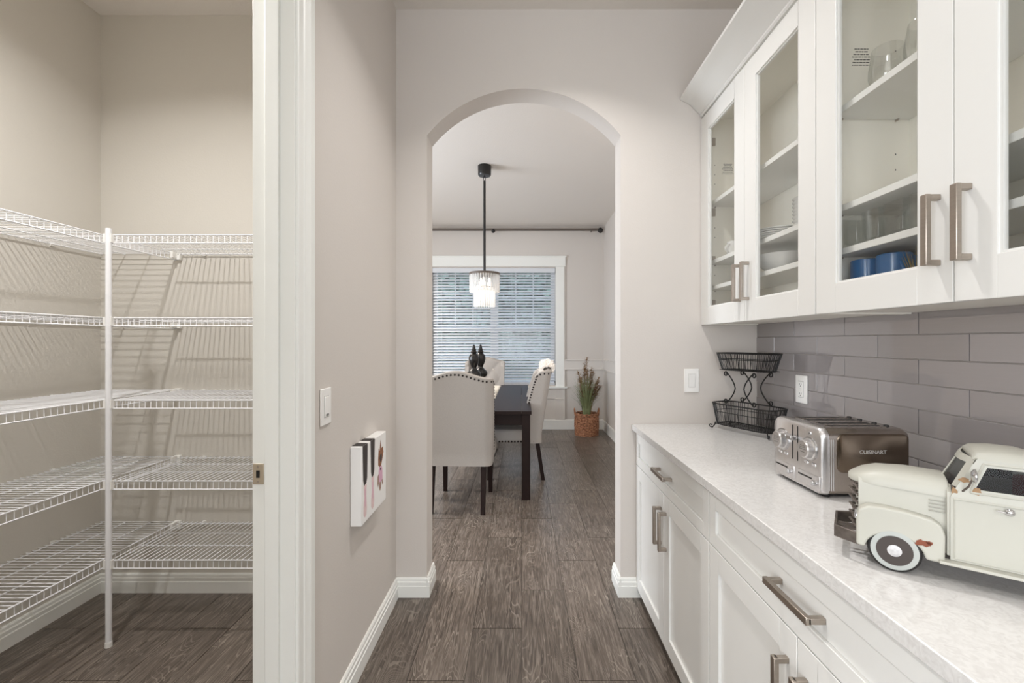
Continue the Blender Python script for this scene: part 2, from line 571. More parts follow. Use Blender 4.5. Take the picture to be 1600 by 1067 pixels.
# dining room walls
WX0, WX1, WZ0, WZ1 = -1.385, 0.525, 0.68, 2.49
w = MB()
w.box(-3.45, WX0, Y_BACK, Y_BACK + 0.16, 0, CEIL); w.box(WX1, 1.42, Y_BACK, Y_BACK + 0.16, 0, CEIL)
w.box(WX0, WX1, Y_BACK, Y_BACK + 0.16, 0, WZ0); w.box(WX0, WX1, Y_BACK, Y_BACK + 0.16, WZ1, CEIL)
struct(w.build('wall_dining_back', 'wall'), 'greige dining room wall with the window', 'wall')
struct(MB().box(X_DINING, 1.42, Y_END2, Y_BACK, 0, CEIL).build('wall_dining_right', 'wall'), 'pale right wall of the dining room', 'wall')
w = MB()
w.box(-3.45, -3.3, Y_END2, 2.6, 0, CEIL); w.box(-3.45, -3.3, 4.4, Y_BACK, 0, CEIL); w.box(-3.45, -3.3, 2.6, 4.4, 0, 0.7); w.box(-3.45, -3.3, 2.6, 4.4, 2.6, CEIL)
struct(w.build('wall_dining_left', 'wall'), 'left wall of the dining room with a side window', 'wall')
# kitchen behind the camera
w = MB()
w.box(-3.45, -2.4, KY - 0.15, KY, 0, CEIL); w.box(1.2, 3.0, KY - 0.15, KY, 0, CEIL); w.box(-2.4, 1.2, KY - 0.15, KY, 0, 0.3); w.box(-2.4, 1.2, KY - 0.15, KY, 2.6, CEIL)
struct(w.build('wall_kitchen_rear', 'wall'), 'rear kitchen wall with a wide window', 'wall')
w = MB(); w.box(-3.45, -3.3, KY, -3.3, 0, CEIL); w.box(-3.45, -3.3, -0.7, 0.3, 0, CEIL); w.box(-3.45, -3.3, -3.3, -0.7, 0, 0.85); w.box(-3.45, -3.3, -3.3, -0.7, 2.45, CEIL)  # the opening is made up for the added side fill light
struct(w.build('wall_kitchen_left', 'wall'), 'left kitchen wall with an opening added for fill light', 'wall')
w = MB(); w.box(3.0, 3.15, KY, 0.3, 0, CEIL); w.box(1.42, 3.0, 0.3, 0.42, 0, CEIL)
struct(w.build('wall_kitchen_right', 'wall'), 'right kitchen wall', 'wall')
struct(MB().box(-3.3, X_PANTRY - 0.1, 0.2, 0.3, 0, CEIL).build('wall_kitchen_front', 'wall'), 'kitchen wall beside the pantry', 'wall')

# ------------------------------------------------------------------ baseboards and trims
BASE = [(0.0, 0.0), (0.017, 0.0), (0.017, 0.058), (0.014, 0.062), (0.014, 0.078), (0.010, 0.083), (0.009, 0.094), (0.005, 0.101), (0.0, 0.101)]
def base_x(m, x0, x1, y, s):     # runs along x on a wall facing s*y
    m.prism([(y + s * d, z) for d, z in BASE], 'x', x0, x1)
def base_y(m, y0, y1, x, s):
    m.prism([(x + s * d, z) for d, z in BASE], 'y', y0, y1)
m = MB(); base_y(m, 1.397, Y_END, X_LEFT, 1); base_x(m, X_LEFT, AX - AH + 0.0172, Y_END, -1); base_y(m, Y_END - 0.0165, Y_END2 + 0.017, AX - AH, 1)
struct(m.build('baseboard_left', 'trim'), 'white stepped baseboard along left passage wall to the arch', 'baseboard')
m = MB(); base_x(m, AX + AH - 0.0172, 0.63, Y_END, -1); base_y(m, Y_END - 0.0165, Y_END2 + 0.017, AX + AH, -1)
struct(m.build('baseboard_right', 'trim'), 'short white baseboard right of the arch beside the base cabinets', 'baseboard')
m = MB(); base_x(m, X_PANTRY, X_LEFT2, Y_PANTRY, -1); base_y(m, 0.3, Y_PANTRY, X_PANTRY, 1)
struct(m.build('baseboard_pantry', 'trim'), 'white baseboard around the pantry walls', 'baseboard')

# pantry door frame
m = MB()
m.box(X_LEFT2 - 0.004, X_LEFT + 0.004, 1.29, 1.31, 0, 2.44)
m.box(X_LEFT2 - 0.004, X_LEFT + 0.004, 0.45, 0.47, 0, 2.44)
m.box(X_LEFT2 - 0.004, X_LEFT + 0.004, 0.45, 1.31, 2.44, 2.46)
fr = m.build('door_1', 'trim', loc=(-0.72, 0.88, 0), bevel=0.001)
struct(fr, 'white pantry door frame with strike plate', 'door frame')
m = MB(); m.box(-0.745, -0.705, 1.279, 1.291, 0, 2.44); m.box(-0.745, -0.705, 0.469, 0.481, 0, 2.44); m.box(-0.745, -0.705, 0.469, 1.291, 2.43, 2.441)
m.build('door_stop', 'trim', fr, bevel=0.002)
CAS = [(0, 0.0), (0.010, 0.0), (0.012, 0.004), (0.012, 0.03), (0.015, 0.036), (0.013, 0.04), (0.017, 0.055), (0.019, 0.062), (0.019, 0.088), (0.015, 0.098), (0.0, 0.1)]
m = MB()
m.prism([(X_LEFT + d, 1.296 + t) for d, t in CAS], 'z', 0, 2.44)
m.prism([(X_LEFT + d, 0.464 - t) for d, t in CAS], 'z', 0, 2.44)
m.prism([(X_LEFT + d, 2.436 + t) for d, t in CAS], 'y', 0.364, 1.396)
m.build('casing', 'trim', fr)
# strike plate
sp = MB(); sp.box(-0.784, -0.752, 1.2865, 1.2905, 0.935, 0.996)
spo = sp.build('strike_plate', 'brass_nickel', fr, bevel=0.004)
MB().box(-0.773, -0.763, 1.2855, 1.29, 0.955, 0.976).build('latch_hole', 'dark', spo)
m = MB()
for zz in (0.944, 0.987): m.lathe([(0.0, -0.001), (0.003, -0.001), (0.003, 0.001)], 10, (-0.768, 1.2865, zz), 'y')
m.build('screw', 'nickel', spo)

# ------------------------------------------------------------------ backsplash tiles
TW, TH, TT = 0.312, 0.0758, 0.007
GZ = 0.0785; GY = 0.3175
MB().box(X_RIGHT - 0.003, X_RIGHT, 0.42, Y_END, 0.914, 1.46).build('grout', 'grout', wr)
tiles = {}
def tile(yc, wdt, zc, h):
    key = (round(wdt, 4), round(h, 4))
    if key not in tiles:
        t = MB().box(-TT, -0.001, -wdt / 2, wdt / 2, -h / 2, h / 2)
        me = t.mesh('tile'); me.materials.append(M['glass_tile']); tiles[key] = me
    o = place('tile', tiles[key], wr, (0, yc - 1.3, zc))
    md = o.modifiers.new('bevel', 'BEVEL'); md.width = 0.0012; md.segments = 2
for r in range(8):
    z0 = 0.9045 + r * GZ; z1 = z0 + TH
    z0c = max(z0, 0.9155); z1c = min(z1, 1.452)
    if z1c - z0c < 0.01: continue
    # rows at z 1.297-1.375 (r=5) have joints at 1.863, 1.549, 1.231
    off = 1.231 if r % 2 == 1 else 1.231 + GY / 2
    k = -4
    while True:
        ya = off + k * GY + 0.0014; yb = ya + GY - 0.0028
        k += 1
        if ya > Y_END - 0.01: break
        if yb < 0.45: continue
        ya = max(ya, 0.42); yb = min(yb, Y_END - 0.002)
        if yb - ya > 0.012: tile((ya + yb) / 2, yb - ya, (z0c + z1c) / 2, z1c - z0c)

# ------------------------------------------------------------------ pulls
def pull(name, parent, c, axis, L=0.162, s=0.036, w_=0.016):
    """bar pull at c=(x,y,z) on a face that looks towards -x; axis 'y' or 'z'"""
    x, y, z = c
    m = MB(); h = L / 2; b = 0.0065
    if axis == 'z':
        m.box(x - s, x - s + 0.012, y - w_ / 2, y + w_ / 2, z - h, z + h)
        for q in (-1, 1): m.box(x - s + 0.006, x, y - b, y + b, z + q * (h - b) - b, z + q * (h - b) + b)
    else:
        m.box(x - s, x - s + 0.012, y - h, y + h, z - w_ / 2, z + w_ / 2)
        for q in (-1, 1): m.box(x - s + 0.006, x, y + q * (h - b) - b, y + q * (h - b) + b, z - b, z + b)
    return m.build(name, 'nickel', parent, bevel=0.0015)

# ------------------------------------------------------------------ upper cabinets
UF, UZ0, UZ1 = 0.952, 1.44, 2.54
SHELVES = (2.07, 1.764, 1.63)
def framed_door(name, parent, xf, y0, y1, z0, z1, st, th=0.02):
    """open frame of a glazed door, front face at x = xf"""
    m = MB()
    m.box(xf, xf + th, y0, y0 + st, z0, z1); m.box(xf, xf + th, y1 - st, y1, z0, z1)
    m.box(xf, xf + th, y0 + st, y1 - st, z0, z0 + st); m.box(xf, xf + th, y0 + st, y1 - st, z1 - st, z1)
    o = m.build(name, 'cabinet', parent, bevel=0.0012)
    b = MB()  # bead round the glass
    for (a, c, e, f) in ((y0 + st - 0.001, y0 + st + 0.006, z0 + st, z1 - st), (y1 - st - 0.006, y1 - st + 0.001, z0 + st, z1 - st),
                         (y0 + st + 0.006, y1 - st - 0.006, z0 + st - 0.001, z0 + st + 0.006), (y0 + st + 0.006, y1 - st - 0.006, z1 - st - 0.006, z1 - st + 0.001)):
        b.box(xf + 0.006, xf + 0.016, a, c, e, f)
    b.build('glazing_bead', 'cabinet', o)
    MB().box(xf + 0.009, xf + 0.012, y0 + st, y1 - st, z0 + st, z1 - st).build('glass_pane', 'pane', o)
    return o
def upper(y0, y1, label):
    root = empty('upper_cabinet', (1.1, (y0 + y1) / 2, UZ0))
    tag(root, label, 'cabinet', 'glass front wall cabinets')
    xb = UF + 0.0205
    m = MB()
    m.box(xb, X_RIGHT - 0.009, y0, y0 + 0.018, UZ0, UZ1); m.box(xb, X_RIGHT - 0.009, y1 - 0.018, y1, UZ0, UZ1)
    m.box(xb, X_RIGHT - 0.009, y0 + 0.018, y1 - 0.018, UZ0 + 0.004, UZ0 + 0.022); m.box(xb, X_RIGHT - 0.009, y0 + 0.018, y1 - 0.018, UZ1 - 0.018, UZ1)
    m.box(X_RIGHT - 0.015, X_RIGHT - 0.009, y0 + 0.018, y1 - 0.018, UZ0 + 0.022, UZ1 - 0.018)
    body = m.build('body', 'cabinet_inside', root)
    for z in SHELVES:
        MB().box(xb + 0.018, X_RIGHT - 0.016, y0 + 0.02, y1 - 0.02, z - 0.01, z + 0.01).build('shelf', 'cabinet', root, bevel=0.001)
    ym = (y0 + y1) / 2
    for (a, b, hy) in ((ym + 0.0015, y1 - 0.0015, ym + 0.035), (y0 + 0.0015, ym - 0.0015, ym - 0.035)):
        d = framed_door('door', root, UF, a, b, UZ0, UZ1 - 0.012, 0.088)
        pull('handle', d, (UF, hy, 1.606), 'z')
    # hinges, shelf pins and pin holes
    for z in (1.55, 1.78, 2.03, 2.40):
        for (ys, s) in ((y1 - 0.018, -1), (y0 + 0.018, 1)):
            MB().box(xb - 0.003, xb + 0.045, ys, ys + s * 0.012, z - 0.02, z + 0.02).build('hinge', 'nickel', root, bevel=0.002)
    m = MB()
    for (ys, s) in ((y1 - 0.018, -1), (y0 + 0.018, 1)):
        for xx in (xb + 0.045, X_RIGHT - 0.06):
            for z in (1.52, 1.70, 1.90, 1.95, 2.18, 2.23, 2.28):
                m.lathe([(0.0025, -0.0004), (0.0025, 0.0004)], 8, (xx, ys, z), 'y')
    stuff(m.build('pin_hole', 'dark', root))
    for z in SHELVES:
        for xx in (xb + 0.045, X_RIGHT - 0.06):
            MB().lathe([(0.0, -0.004), (0.003, -0.004), (0.003, 0.012), (0.0, 0.012)], 8, (xx, y1 - 0.026, z - 0.0135), 'y').build('shelf_pin', 'nickel', root)
    # small printed notice on the far side panel
    m = MB(); rnd = random.Random(3)
    for k in range(7):
        z = 2.285 - k * 0.0086; hw = rnd.uniform(0.018, 0.031)
        x = 1.085 - hw
        while x < 1.085 + hw:
            l = rnd.uniform(0.004, 0.011); m.box(x, x + l, y1 - 0.0186, y1 - 0.018, z, z + 0.0026); x += l + 0.0022
    stuff(m.build('printed_notice', 'dark', root))
    return root
upper(1.4315, 2.344, 'glass front wall cabinet with plates and bowls, beside the end wall')
upper(0.517, 1.4295, 'glass front wall cabinet holding drinking glasses and blue mugs, above the toaster')
# crown moulding
CR = [(0.975, 2.541), (0.952, 2.541), (0.946, 2.548), (0.946, 2.556), (0.938, 2.562), (0.920, 2.580), (0.900, 2.602), (0.878, 2.618), (0.858, 2.626), (0.848, 2.630), (0.842, 2.634), (0.842, 2.648), (0.975, 2.648)]
struct(MB().prism(CR, 'y', 0.517, 2.344).build('trim_1', 'cabinet', smooth=True, angle=25), 'white cove crown moulding on top of the wall cabinets', 'moulding')

# ------------------------------------------------------------------ base cabinets
BF = 0.607
def shaker(name, parent, xf, y0, y1, z0, z1, st, th=0.02):
    m = MB()
    m.box(xf, xf + th, y0, y0 + st, z0, z1); m.box(xf, xf + th, y1 - st, y1, z0, z1)
    m.box(xf, xf + th, y0 + st, y1 - st, z0, z0 + st); m.box(xf, xf + th, y0 + st, y1 - st, z1 - st, z1)
    m.box(xf + 0.009, xf + th, y0 + st, y1 - st, z0 + st, z1 - st)
    return m.build(name, 'cabinet', parent, bevel=0.0013)
def lower(y0, y1, label):
    root = empty('base_cabinet', (0.93, (y0 + y1) / 2, 0))
    tag(root, label, 'cabinet', 'white base cabinets')
    m = MB()
    m.box(BF + 0.0205, X_RIGHT - 0.002, y0, y1, 0.062, 0.883)
    m.box(BF + 0.09, X_RIGHT - 0.002, y0, y1, 0.0, 0.062)
    m.build('body', 'cabinet', root)
    ym = (y0 + y1) / 2
    d = shaker('drawer', root, BF, y0 + 0.0015, y1 - 0.0015, 0.704, 0.868, 0.045)
    pull('handle', d, (BF + 0.009, ym, 0.785), 'y', s=0.042)
    for (a, b, hy) in ((ym + 0.0015, y1 - 0.0015, ym + 0.034), (y0 + 0.0015, ym - 0.0015, ym - 0.034)):
        d = shaker('door', root, BF, a, b, 0.055, 0.700, 0.066)
        pull('handle', d, (BF, hy, 0.553), 'z')
lower(1.4315, 2.344, 'white shaker base cabinet against the end wall beside the arch')
lower(0.517, 1.4295, 'white shaker base cabinet under the toaster and toy truck')
ct = MB().box(0.584, X_RIGHT - 0.008, 0.44, Y_END - 0.001, 0.8845, 0.914).build('countertop', 'quartz', bevel=0.002, loc=(0.92, 1.39, 0.8845))
tag(ct, 'white mottled quartz countertop along the right wall', 'countertop')
CT = 0.914

# ------------------------------------------------------------------ switches, outlet
def wall_plate(name, loc, rz, kind, label, cat, group=None):
    r = empty(name, loc, rz); tag(r, label, cat, group)
    # local: plate faces -y, spans x
    MB().box(-0.0395, 0.0395, -0.006, 0, -0.062, 0.062).build('plate', 'plastic_white', r, local=True, bevel=0.003)
    if kind == 'rocker':
        rk = MB().prism([(-0.006, -0.034), (-0.0065, -0.034), (-0.011, 0.034), (-0.006, 0.034)], 'x', -0.0165, 0.0165).build('rocker', 'plastic_white', r, local=True, bevel=0.001)
        MB().box(-0.0185, 0.0185, -0.0064, -0.0058, -0.036, 0.036).build('rocker_gap', 'plate_gap', r, local=True)
    elif kind == 'dimmer':
        MB().box(-0.0165, 0.0165, -0.0095, -0.005, -0.034, 0.034).build('paddle', 'plastic_white', r, local=True, bevel=0.0015)
        MB().box(-0.0185, 0.0185, -0.0064, -0.0058, -0.0365, 0.0365).build('paddle_gap', 'plate_gap', r, local=True)
        MB().box(-0.010, 0.010, -0.0102, -0.009, -0.031, -0.024).build('indicator', 'print_grey', r, local=True)
    else:
        MB().box(-0.0165, 0.0165, -0.0085, -0.005, -0.034, 0.034).build('socket_face', 'plastic_white', r, local=True, bevel=0.001)
        MB().box(-0.0185, 0.0185, -0.0064, -0.0058, -0.0365, 0.0365).build('socket_gap', 'plate_gap', r, local=True)
        for s in (-1, 1):
            m = MB()
            m.box(-0.0075, -0.0050, -0.0089, -0.0083, s * 0.021 - 0.002, s * 0.021 + 0.006)
            m.box(0.0050, 0.0075, -0.0089, -0.0083, s * 0.021 - 0.002, s * 0.021 + 0.006)
            m.lathe([(0.0024, -0.0003), (0.0024, 0.0003)], 8, (0, -0.0086, s * 0.021 - 0.007), 'y')
            m.build('socket_slots', 'dark', r, local=True)
        MB().box(-0.007, 0.007, -0.0098, -0.008, -0.0045, 0.0045).build('reset_button', 'plastic_white', r, local=True, bevel=0.0008)
    return r
wall_plate('light_switch', (X_LEFT + 0.0005, 1.495, 1.132), R(90), 'dimmer', 'white dimmer switch on left wall above the canvas print', 'switch')
wall_plate('light_switch', (0.902, Y_END - 0.0005, 1.145), 0, 'rocker', 'white rocker light switch on the end wall above the counter', 'switch')
wall_plate('outlet', (X_RIGHT - 0.0075, 1.963, 1.14), R(-90), 'outlet', 'white power outlet on the grey tile backsplash', 'outlet')

# ------------------------------------------------------------------ canvas print on the left wall
cv = empty('canvas_print', (X_LEFT + 0.001, 1.87, 0.787), R(90))
tag(cv, 'square white canvas with painted black legs and pink shoes on left wall', 'picture')
H = 0.155
MB().box(-H, H, -0.044, 0, -H, H).build('stretched_canvas', 'canvas', cv, local=True, bevel=0.003)
# local x runs away from the camera, local -y faces the passage; flat painted shapes
def paint(name, pts, material, off=0.0003):
    m = MB(); m.prism(pts, 'y', -0.0442 - off, -0.0436)
    return m.build(name, material, cv, local=True)
def blob(cx, cz, rx, rz, n=14, j=0.0, seed=1):
    rn = random.Random(seed)
    return [(cx + rx * (1 + j * rn.uniform(-1, 1)) * math.cos(2 * PI * k / n), cz + rz * (1 + j * rn.uniform(-1, 1)) * math.sin(2 * PI * k / n)) for k in range(n)]
for (x0, wd, zb, zs) in ((-0.142, 0.056, -0.002, 0.0), (-0.052, 0.052, 0.004, 0.0)):
    paint('painted_leg', [(x0, H - 0.001), (x0 + wd, H - 0.001), (x0 + wd - 0.006, zb + 0.02), (x0 + wd - 0.016, zb), (x0 + 0.016, zb - 0.004), (x0 + 0.006, zb + 0.02)], 'print_black')
    MB().box(x0, x0 + wd, -0.0435, -0.001, H - 0.0005, H + 0.0006).build('painted_leg', 'print_black', cv, local=True)
    cx = x0 + wd * 0.5
    paint('painted_shoe', [(cx - 0.016, zb - 0.004), (cx + 0.016, zb - 0.004), (cx + 0.012, -0.05), (cx + 0.019, -0.10), (cx + 0.012, -0.128), (cx - 0.004, -0.134), (cx - 0.018, -0.118), (cx - 0.018, -0.09), (cx - 0.010, -0.05)], 'print_pink', 0.0002)
    paint('painted_outline', [(cx - 0.004, -0.02), (cx + 0.002, -0.02), (cx + 0.004, -0.09), (cx - 0.003, -0.09)], 'print_pink_strong', 0.0005)
paint('painted_dog_head', [(0.045, 0.055), (0.052, 0.100), (0.066, 0.085), (0.074, 0.132), (0.088, 0.092), (0.108, 0.096), (0.118, 0.070), (0.100, 0.040), (0.086, 0.018), (0.064, 0.012), (0.046, 0.028)], 'print_brown')
paint('painted_dog_face', blob(0.080, 0.052, 0.013, 0.018, 10, 0.2, 5), 'print_black', 0.0006)
paint('painted_dog_collar', blob(0.076, 0.004, 0.008, 0.006, 8), 'print_black', 0.0007)
paint('painted_dress', [(0.052, 0.004), (0.062, 0.016), (0.090, 0.016), (0.100, 0.0), (0.104, -0.045), (0.086, -0.055), (0.060, -0.050), (0.050, -0.03)], 'print_pink_strong', 0.0004)
paint('painted_paw', [(0.040, -0.02), (0.050, -0.012), (0.052, -0.055), (0.044, -0.068), (0.038, -0.05)], 'print_brown')
paint('painted_paw', [(0.064, -0.05), (0.078, -0.05), (0.078, -0.082), (0.070, -0.092), (0.063, -0.078)], 'print_brown')
paint('painted_paw', [(0.092, -0.045), (0.102, -0.042), (0.106, -0.066), (0.098, -0.074)], 'print_brown')

# ------------------------------------------------------------------ pantry wire shelves
PX = -1.865     # lip of the left wall shelves
PY = 1.965      # lip of the rear wall shelves
LEVELS = [1.826, 1.457, 1.09, 0.73, 0.378]
ORD = ['top', 'second', 'middle', 'fourth', 'bottom']
def shelf_mesh(a, b, depth):
    """local: runs along x from a to b, wall at y=0, lip at y=-depth, top of the deck z=0"""
    m = MB()
    r1, r2 = 0.0019, 0.0031
    lip = 0.036
    n = int((b - a) / 0.0254)
    for i in range(n + 1):
        x = a + 0.004 + i * (b - a - 0.008) / n
        m.tube([(x, 0, 0), (x, -depth, 0), (x, -depth - 0.001, -lip)], r1, 4)
    for y, z in ((-0.012, -0.0045), (-0.135, -0.0045), (-0.27, -0.0045), (-depth, 0.0), (-depth - 0.001, -lip)):
        m.tube([(a, y, z), (b, y, z)], r2, 5)
    return m
mr_ = shelf_mesh(0, 1.045, Y_PANTRY - PY - 0.004)
ml_ = shelf_mesh(0, 1.55, PX - X_PANTRY - 0.004)
mer = mr_.mesh('wire_deck'); mer.materials.append(M['wire_white'])
mel = ml_.mesh('wire_deck'); mel.materials.append(M['wire_white'])
clip = MB().box(-0.007, 0.007, -0.012, 0, -0.012, 0.006); clipm = clip.mesh('wall_clip'); clipm.materials.append(M['plastic_white'])
for z, nm in zip(LEVELS, ORD):
    o = empty('wire_shelf', (PX + 0.032, Y_PANTRY - 0.001, z))
    tag(o, '%s white wire shelf on the rear wall of the pantry' % nm, 'shelf', 'pantry wire shelves')
    stuff(place('wire_deck', mer, o, (0, 0, 0)))
    for x in (0.12, 0.45, 0.8): place('wall_clip', clipm, o, (x, 0, 0))
    # left wall shelf: local x along +world y
    o = empty('wire_shelf', (X_PANTRY + 0.001, Y_PANTRY - 1.552, z + 0.001), R(90))
    tag(o, '%s white wire shelf on the left wall of the pantry' % nm, 'shelf', 'pantry wire shelves')
    stuff(place('wire_deck', mel, o, (0, 0, 0)))
    for x in (0.35, 0.8, 1.3): place('wall_clip', clipm, o, (x, 0, 0))
    # end bracket that carries the lip on the rear wall
    d = PX - X_PANTRY
    m = MB(); m.box(1.535, 1.552, -d - 0.026, -d + 0.006, -0.036, 0.008); m.box(1.505, 1.536, -d - 0.012, -d + 0.002, -0.030, 0.006)
    m.build('end_bracket', 'plastic_white', o, local=True, bevel=0.002)
    m = MB()
    for dy in (-0.018, -0.002): m.lathe([(0.0026, -0.0004), (0.0026, 0.0012)], 8, (1.5345, -d + dy, -0.006), 'x')
    m.build('screw', 'print_grey', o, local=True)
po = empty('support_pole', (-1.83, 1.957, 0))
tag(po, 'white vertical support pole at the corner of the wire shelves', 'pole')
MB().lathe([(0.0, 0.012), (0.0115, 0.012), (0.0115, 1.853), (0.0, 1.853)], 14).build('tube', 'wire_white', po, local=True, smooth=True)
MB().lathe([(0.0, 0.0), (0.014, 0.0), (0.013, 0.022), (0.0, 0.022)], 14).build('foot_cap', 'plastic_white', po, local=True, smooth=True)
for z in LEVELS: MB().box(-0.022, 0.014, -0.004, 0.012, z - 0.034, z + 0.004).build('shelf_clip', 'plastic_white', po, local=True)

# ------------------------------------------------------------------ ceiling lamps
def downlight(x, y, p, label, col=CAN_COL):
    r = empty('recessed_light', (x, y, CEIL)); tag(r, label, 'light', 'recessed ceiling lights')
    MB().lathe([(0.055, -0.001), (0.085, -0.001), (0.088, -0.006), (0.084, -0.010), (0.060, -0.006), (0.055, -0.001)], 28).build('trim_ring', 'plastic_white', r, local=True, smooth=True)
    MB().lathe([(0.0, -0.003), (0.055, -0.003), (0.055, -0.001), (0.0, -0.001)], 24).build('lens', 'lamp_glow', r, local=True)
    area('recessed_lamp', (x, y, CEIL - 0.012), (0, 0, 0), 0.13, 0.13, p, col, 'DISK', 118)
NAMES = ['recessed ceiling light above the passage near the arch', 'recessed ceiling light above the near end of the passage', 'added ceiling fill light in the kitchen before the passage',
         'added ceiling fill light in the left of the kitchen', 'added ceiling fill light in the right of the kitchen']
for (x, y, p), nm in zip(CAN_LIGHTS, NAMES): downlight(x, y, p, nm)
for (x, y, p), nm in zip(DINING_FILL, ['added ceiling fill light over the left side of the dining room', 'added ceiling fill light over the far left of the dining room', 'added ceiling fill light in the dining room beside the arch']): downlight(x, y, p, nm, DINING_FILL_COL)
pl = empty('ceiling_lamp', (-1.50, 1.15, CEIL)); tag(pl, 'round flush ceiling lamp in the pantry', 'lamp')
MB().lathe([(0.0, 0.0), (0.10, 0.0), (0.10, -0.02), (0.0, -0.02)], 28).build('base', 'plastic_white', pl, local=True)
MB().lathe([(0.0, -0.05), (0.04, -0.046), (0.07, -0.034), (0.085, -0.02), (0.0, -0.02)], 24).build('shade', 'lamp_glow', pl, local=True, smooth=True)
area('pantry_lamp', (-1.50, 1.15, CEIL - 0.06), (0, 0, 0), 0.10, 0.10, 23, (1.0, 0.985, 0.97), 'DISK', 148)

# ------------------------------------------------------------------ dishes and glasses in the wall cabinets
def lathe_obj(name, prof, material, loc, n=28):
    o = MB().lathe(prof, n).build(name, material, local=True, smooth=True, angle=50)
    o.location = loc
    return o
S1, S2, S3, S0 = 2.0803, 1.7743, 1.6403, UZ0 + 0.0223
def plate_prof(r, t=0.006, d=0.014):
    return [(0.0, 0.0), (r * 0.55, 0.0), (r * 0.68, 0.003), (r, d), (r, d + 0.003), (r * 0.68, 0.003 + t), (r * 0.5, t), (0.0, t)]
def bowl_prof(r, h, t=0.004):
    out = [(0.0, 0.0), (r * 0.45, 0.0), (r * 0.5, 0.004), (r * 0.78, h * 0.35), (r * 0.95, h * 0.75), (r, h)]
    inn = [(r - t, h), (r * 0.95 - t, h * 0.75), (r * 0.78 - t, h * 0.38), (r * 0.45, 0.010), (0.0, 0.008)]
    return out + inn
pmesh_flat = None
for k in range(5):
    o = lathe_obj('dinner_plate', plate_prof(0.088), 'ceramic', (1.085, 1.885, S2 + k * 0.0085))
    tag(o, 'white plate, %s of the low stack beside the tall stack of bowls' % ['lowest', 'second from below', 'middle one', 'second from the top', 'topmost'][k], 'plate', 'plates in the low stack')
for k in range(9):
    o = lathe_obj('small_bowl', [(0.0, 0.0), (0.042, 0.0), (0.052, 0.005), (0.070, 0.018), (0.074, 0.022), (0.071, 0.022), (0.050, 0.009), (0.0, 0.006)], 'ceramic', (1.135, 1.712, S2 + k * 0.0145))
    tag(o, 'shallow white bowl, %s of the tall stack beside the low plates' % ['lowest', 'second from below', 'third from below', 'fourth from below', 'middle one', 'fourth from the top', 'third from the top', 'second from the top', 'topmost'][k], 'bowl', 'bowls in the tall stack')
o = lathe_obj('serving_bowl', bowl_prof(0.105, 0.075), 'ceramic', (1.105, 1.865, S3)); tag(o, 'wide white serving bowl on shelf below the plates', 'bowl')
o = lathe_obj('dish', bowl_prof(0.062, 0.062), 'ceramic', (1.14, 1.66, S3)); tag(o, 'small white dish beside the wide serving bowl', 'bowl')
def mug(loc, r, h, material, label, group=None, rz=0.0):
    e = empty('mug', loc, rz); tag(e, label, 'mug', group)
    MB().lathe([(0.0, 0.0), (r * 0.8, 0.0), (r * 0.92, 0.006), (r, 0.02), (r, h - 0.002), (r - 0.002, h), (r - 0.005, h - 0.002), (r - 0.005, 0.02), (r * 0.7, 0.008), (0.0, 0.008)], 26).build('cup', material, e, local=True, smooth=True)
    pts = [(r - 0.003 + 0.026 * math.sin(PI * t / 10), 0, h * (0.82 - 0.62 * t / 10)) for t in range(11)]
    MB().tube(pts, 0.0045, 8).build('handle', material, e, local=True, smooth=True)
    return e
mug((1.06, 2.20, S2), 0.034, 0.075, 'ceramic', 'small white cup in the glass cabinet by the end wall', rz=R(200))
def wineglass(loc, label, r=0.046, h=0.125):
    prof = [(0.0, 0.0), (r * 0.62, 0.0), (r * 0.82, 0.012), (r, h * 0.36), (r * 0.98, h * 0.55), (r * 0.80, h), (r * 0.78, h), (r * 0.96, h * 0.55), (r * 0.97, h * 0.36), (r * 0.8, 0.016), (0.0, 0.010)]
    o = lathe_obj('stemless_glass', prof, 'drink_glass', loc, 30); tag(o, label, 'glass', 'stemless glasses on the top shelf')
wineglass((1.065, 1.285, S1), 'stemless wine glass on the top cabinet shelf, nearest the end wall')
wineglass((1.075, 1.175, S1), 'stemless wine glass on the top shelf in the middle of three')
wineglass((1.165, 1.235, S1), 'stemless wine glass on the top shelf behind the two front glasses')
def sq_glass(loc, label):
    a = 0.031; t = 0.0025; h = 0.092
    def ring(s, z): return [(-s, -s, z), (s, -s, z), (s, s, z), (-s, s, z)]
    o = MB().loft([ring(a * 0.92, 0), ring(a, h), ring(a - t, h), ring(a * 0.92 - t, 0.012)]).build('square_tumbler', 'drink_glass', local=True, bevel=0.003)
    o.location = loc; tag(o, label, 'glass', 'square tumblers')
for i, y in enumerate((1.355, 1.275, 1.195, 1.115, 1.035)):
    sq_glass((1.035, y, S3), ['square clear tumbler at the end wall side of the front row', 'second square tumbler from the end wall in the front row', 'middle square tumbler in the front row', 'fourth square tumbler from the end wall in the front row', 'square tumbler at the handle side of the front row'][i])
for i, y in enumerate((1.33, 1.25, 1.17, 1.09)):
    sq_glass((1.125, y, S3), ['square clear tumbler in the back row, nearest the end wall', 'second square tumbler of the back row', 'third square tumbler of the back row', 'square tumbler of the back row nearest the cabinet handles'][i])
mug((1.065, 1.362, S0), 0.042, 0.140, 'blue_ceramic', 'tall blue mug on the cabinet floor nearest the end wall', 'blue mugs', R(-60))
mug((1.07, 1.268, S0), 0.042, 0.140, 'blue_ceramic', 'tall blue mug between the other blue mug and dried grass', 'blue mugs', R(250))
mug((1.165, 1.31, S0), 0.042, 0.140, 'blue_ceramic', 'blue mug standing behind the two front mugs', 'blue mugs', R(-20))
dg = empty('dried_grass', (1.055, 1.178, S0)); tag(dg, 'small bunch of spiky dried grass beside the blue mugs', 'dried plant')
rn = random.Random(5); m = MB()
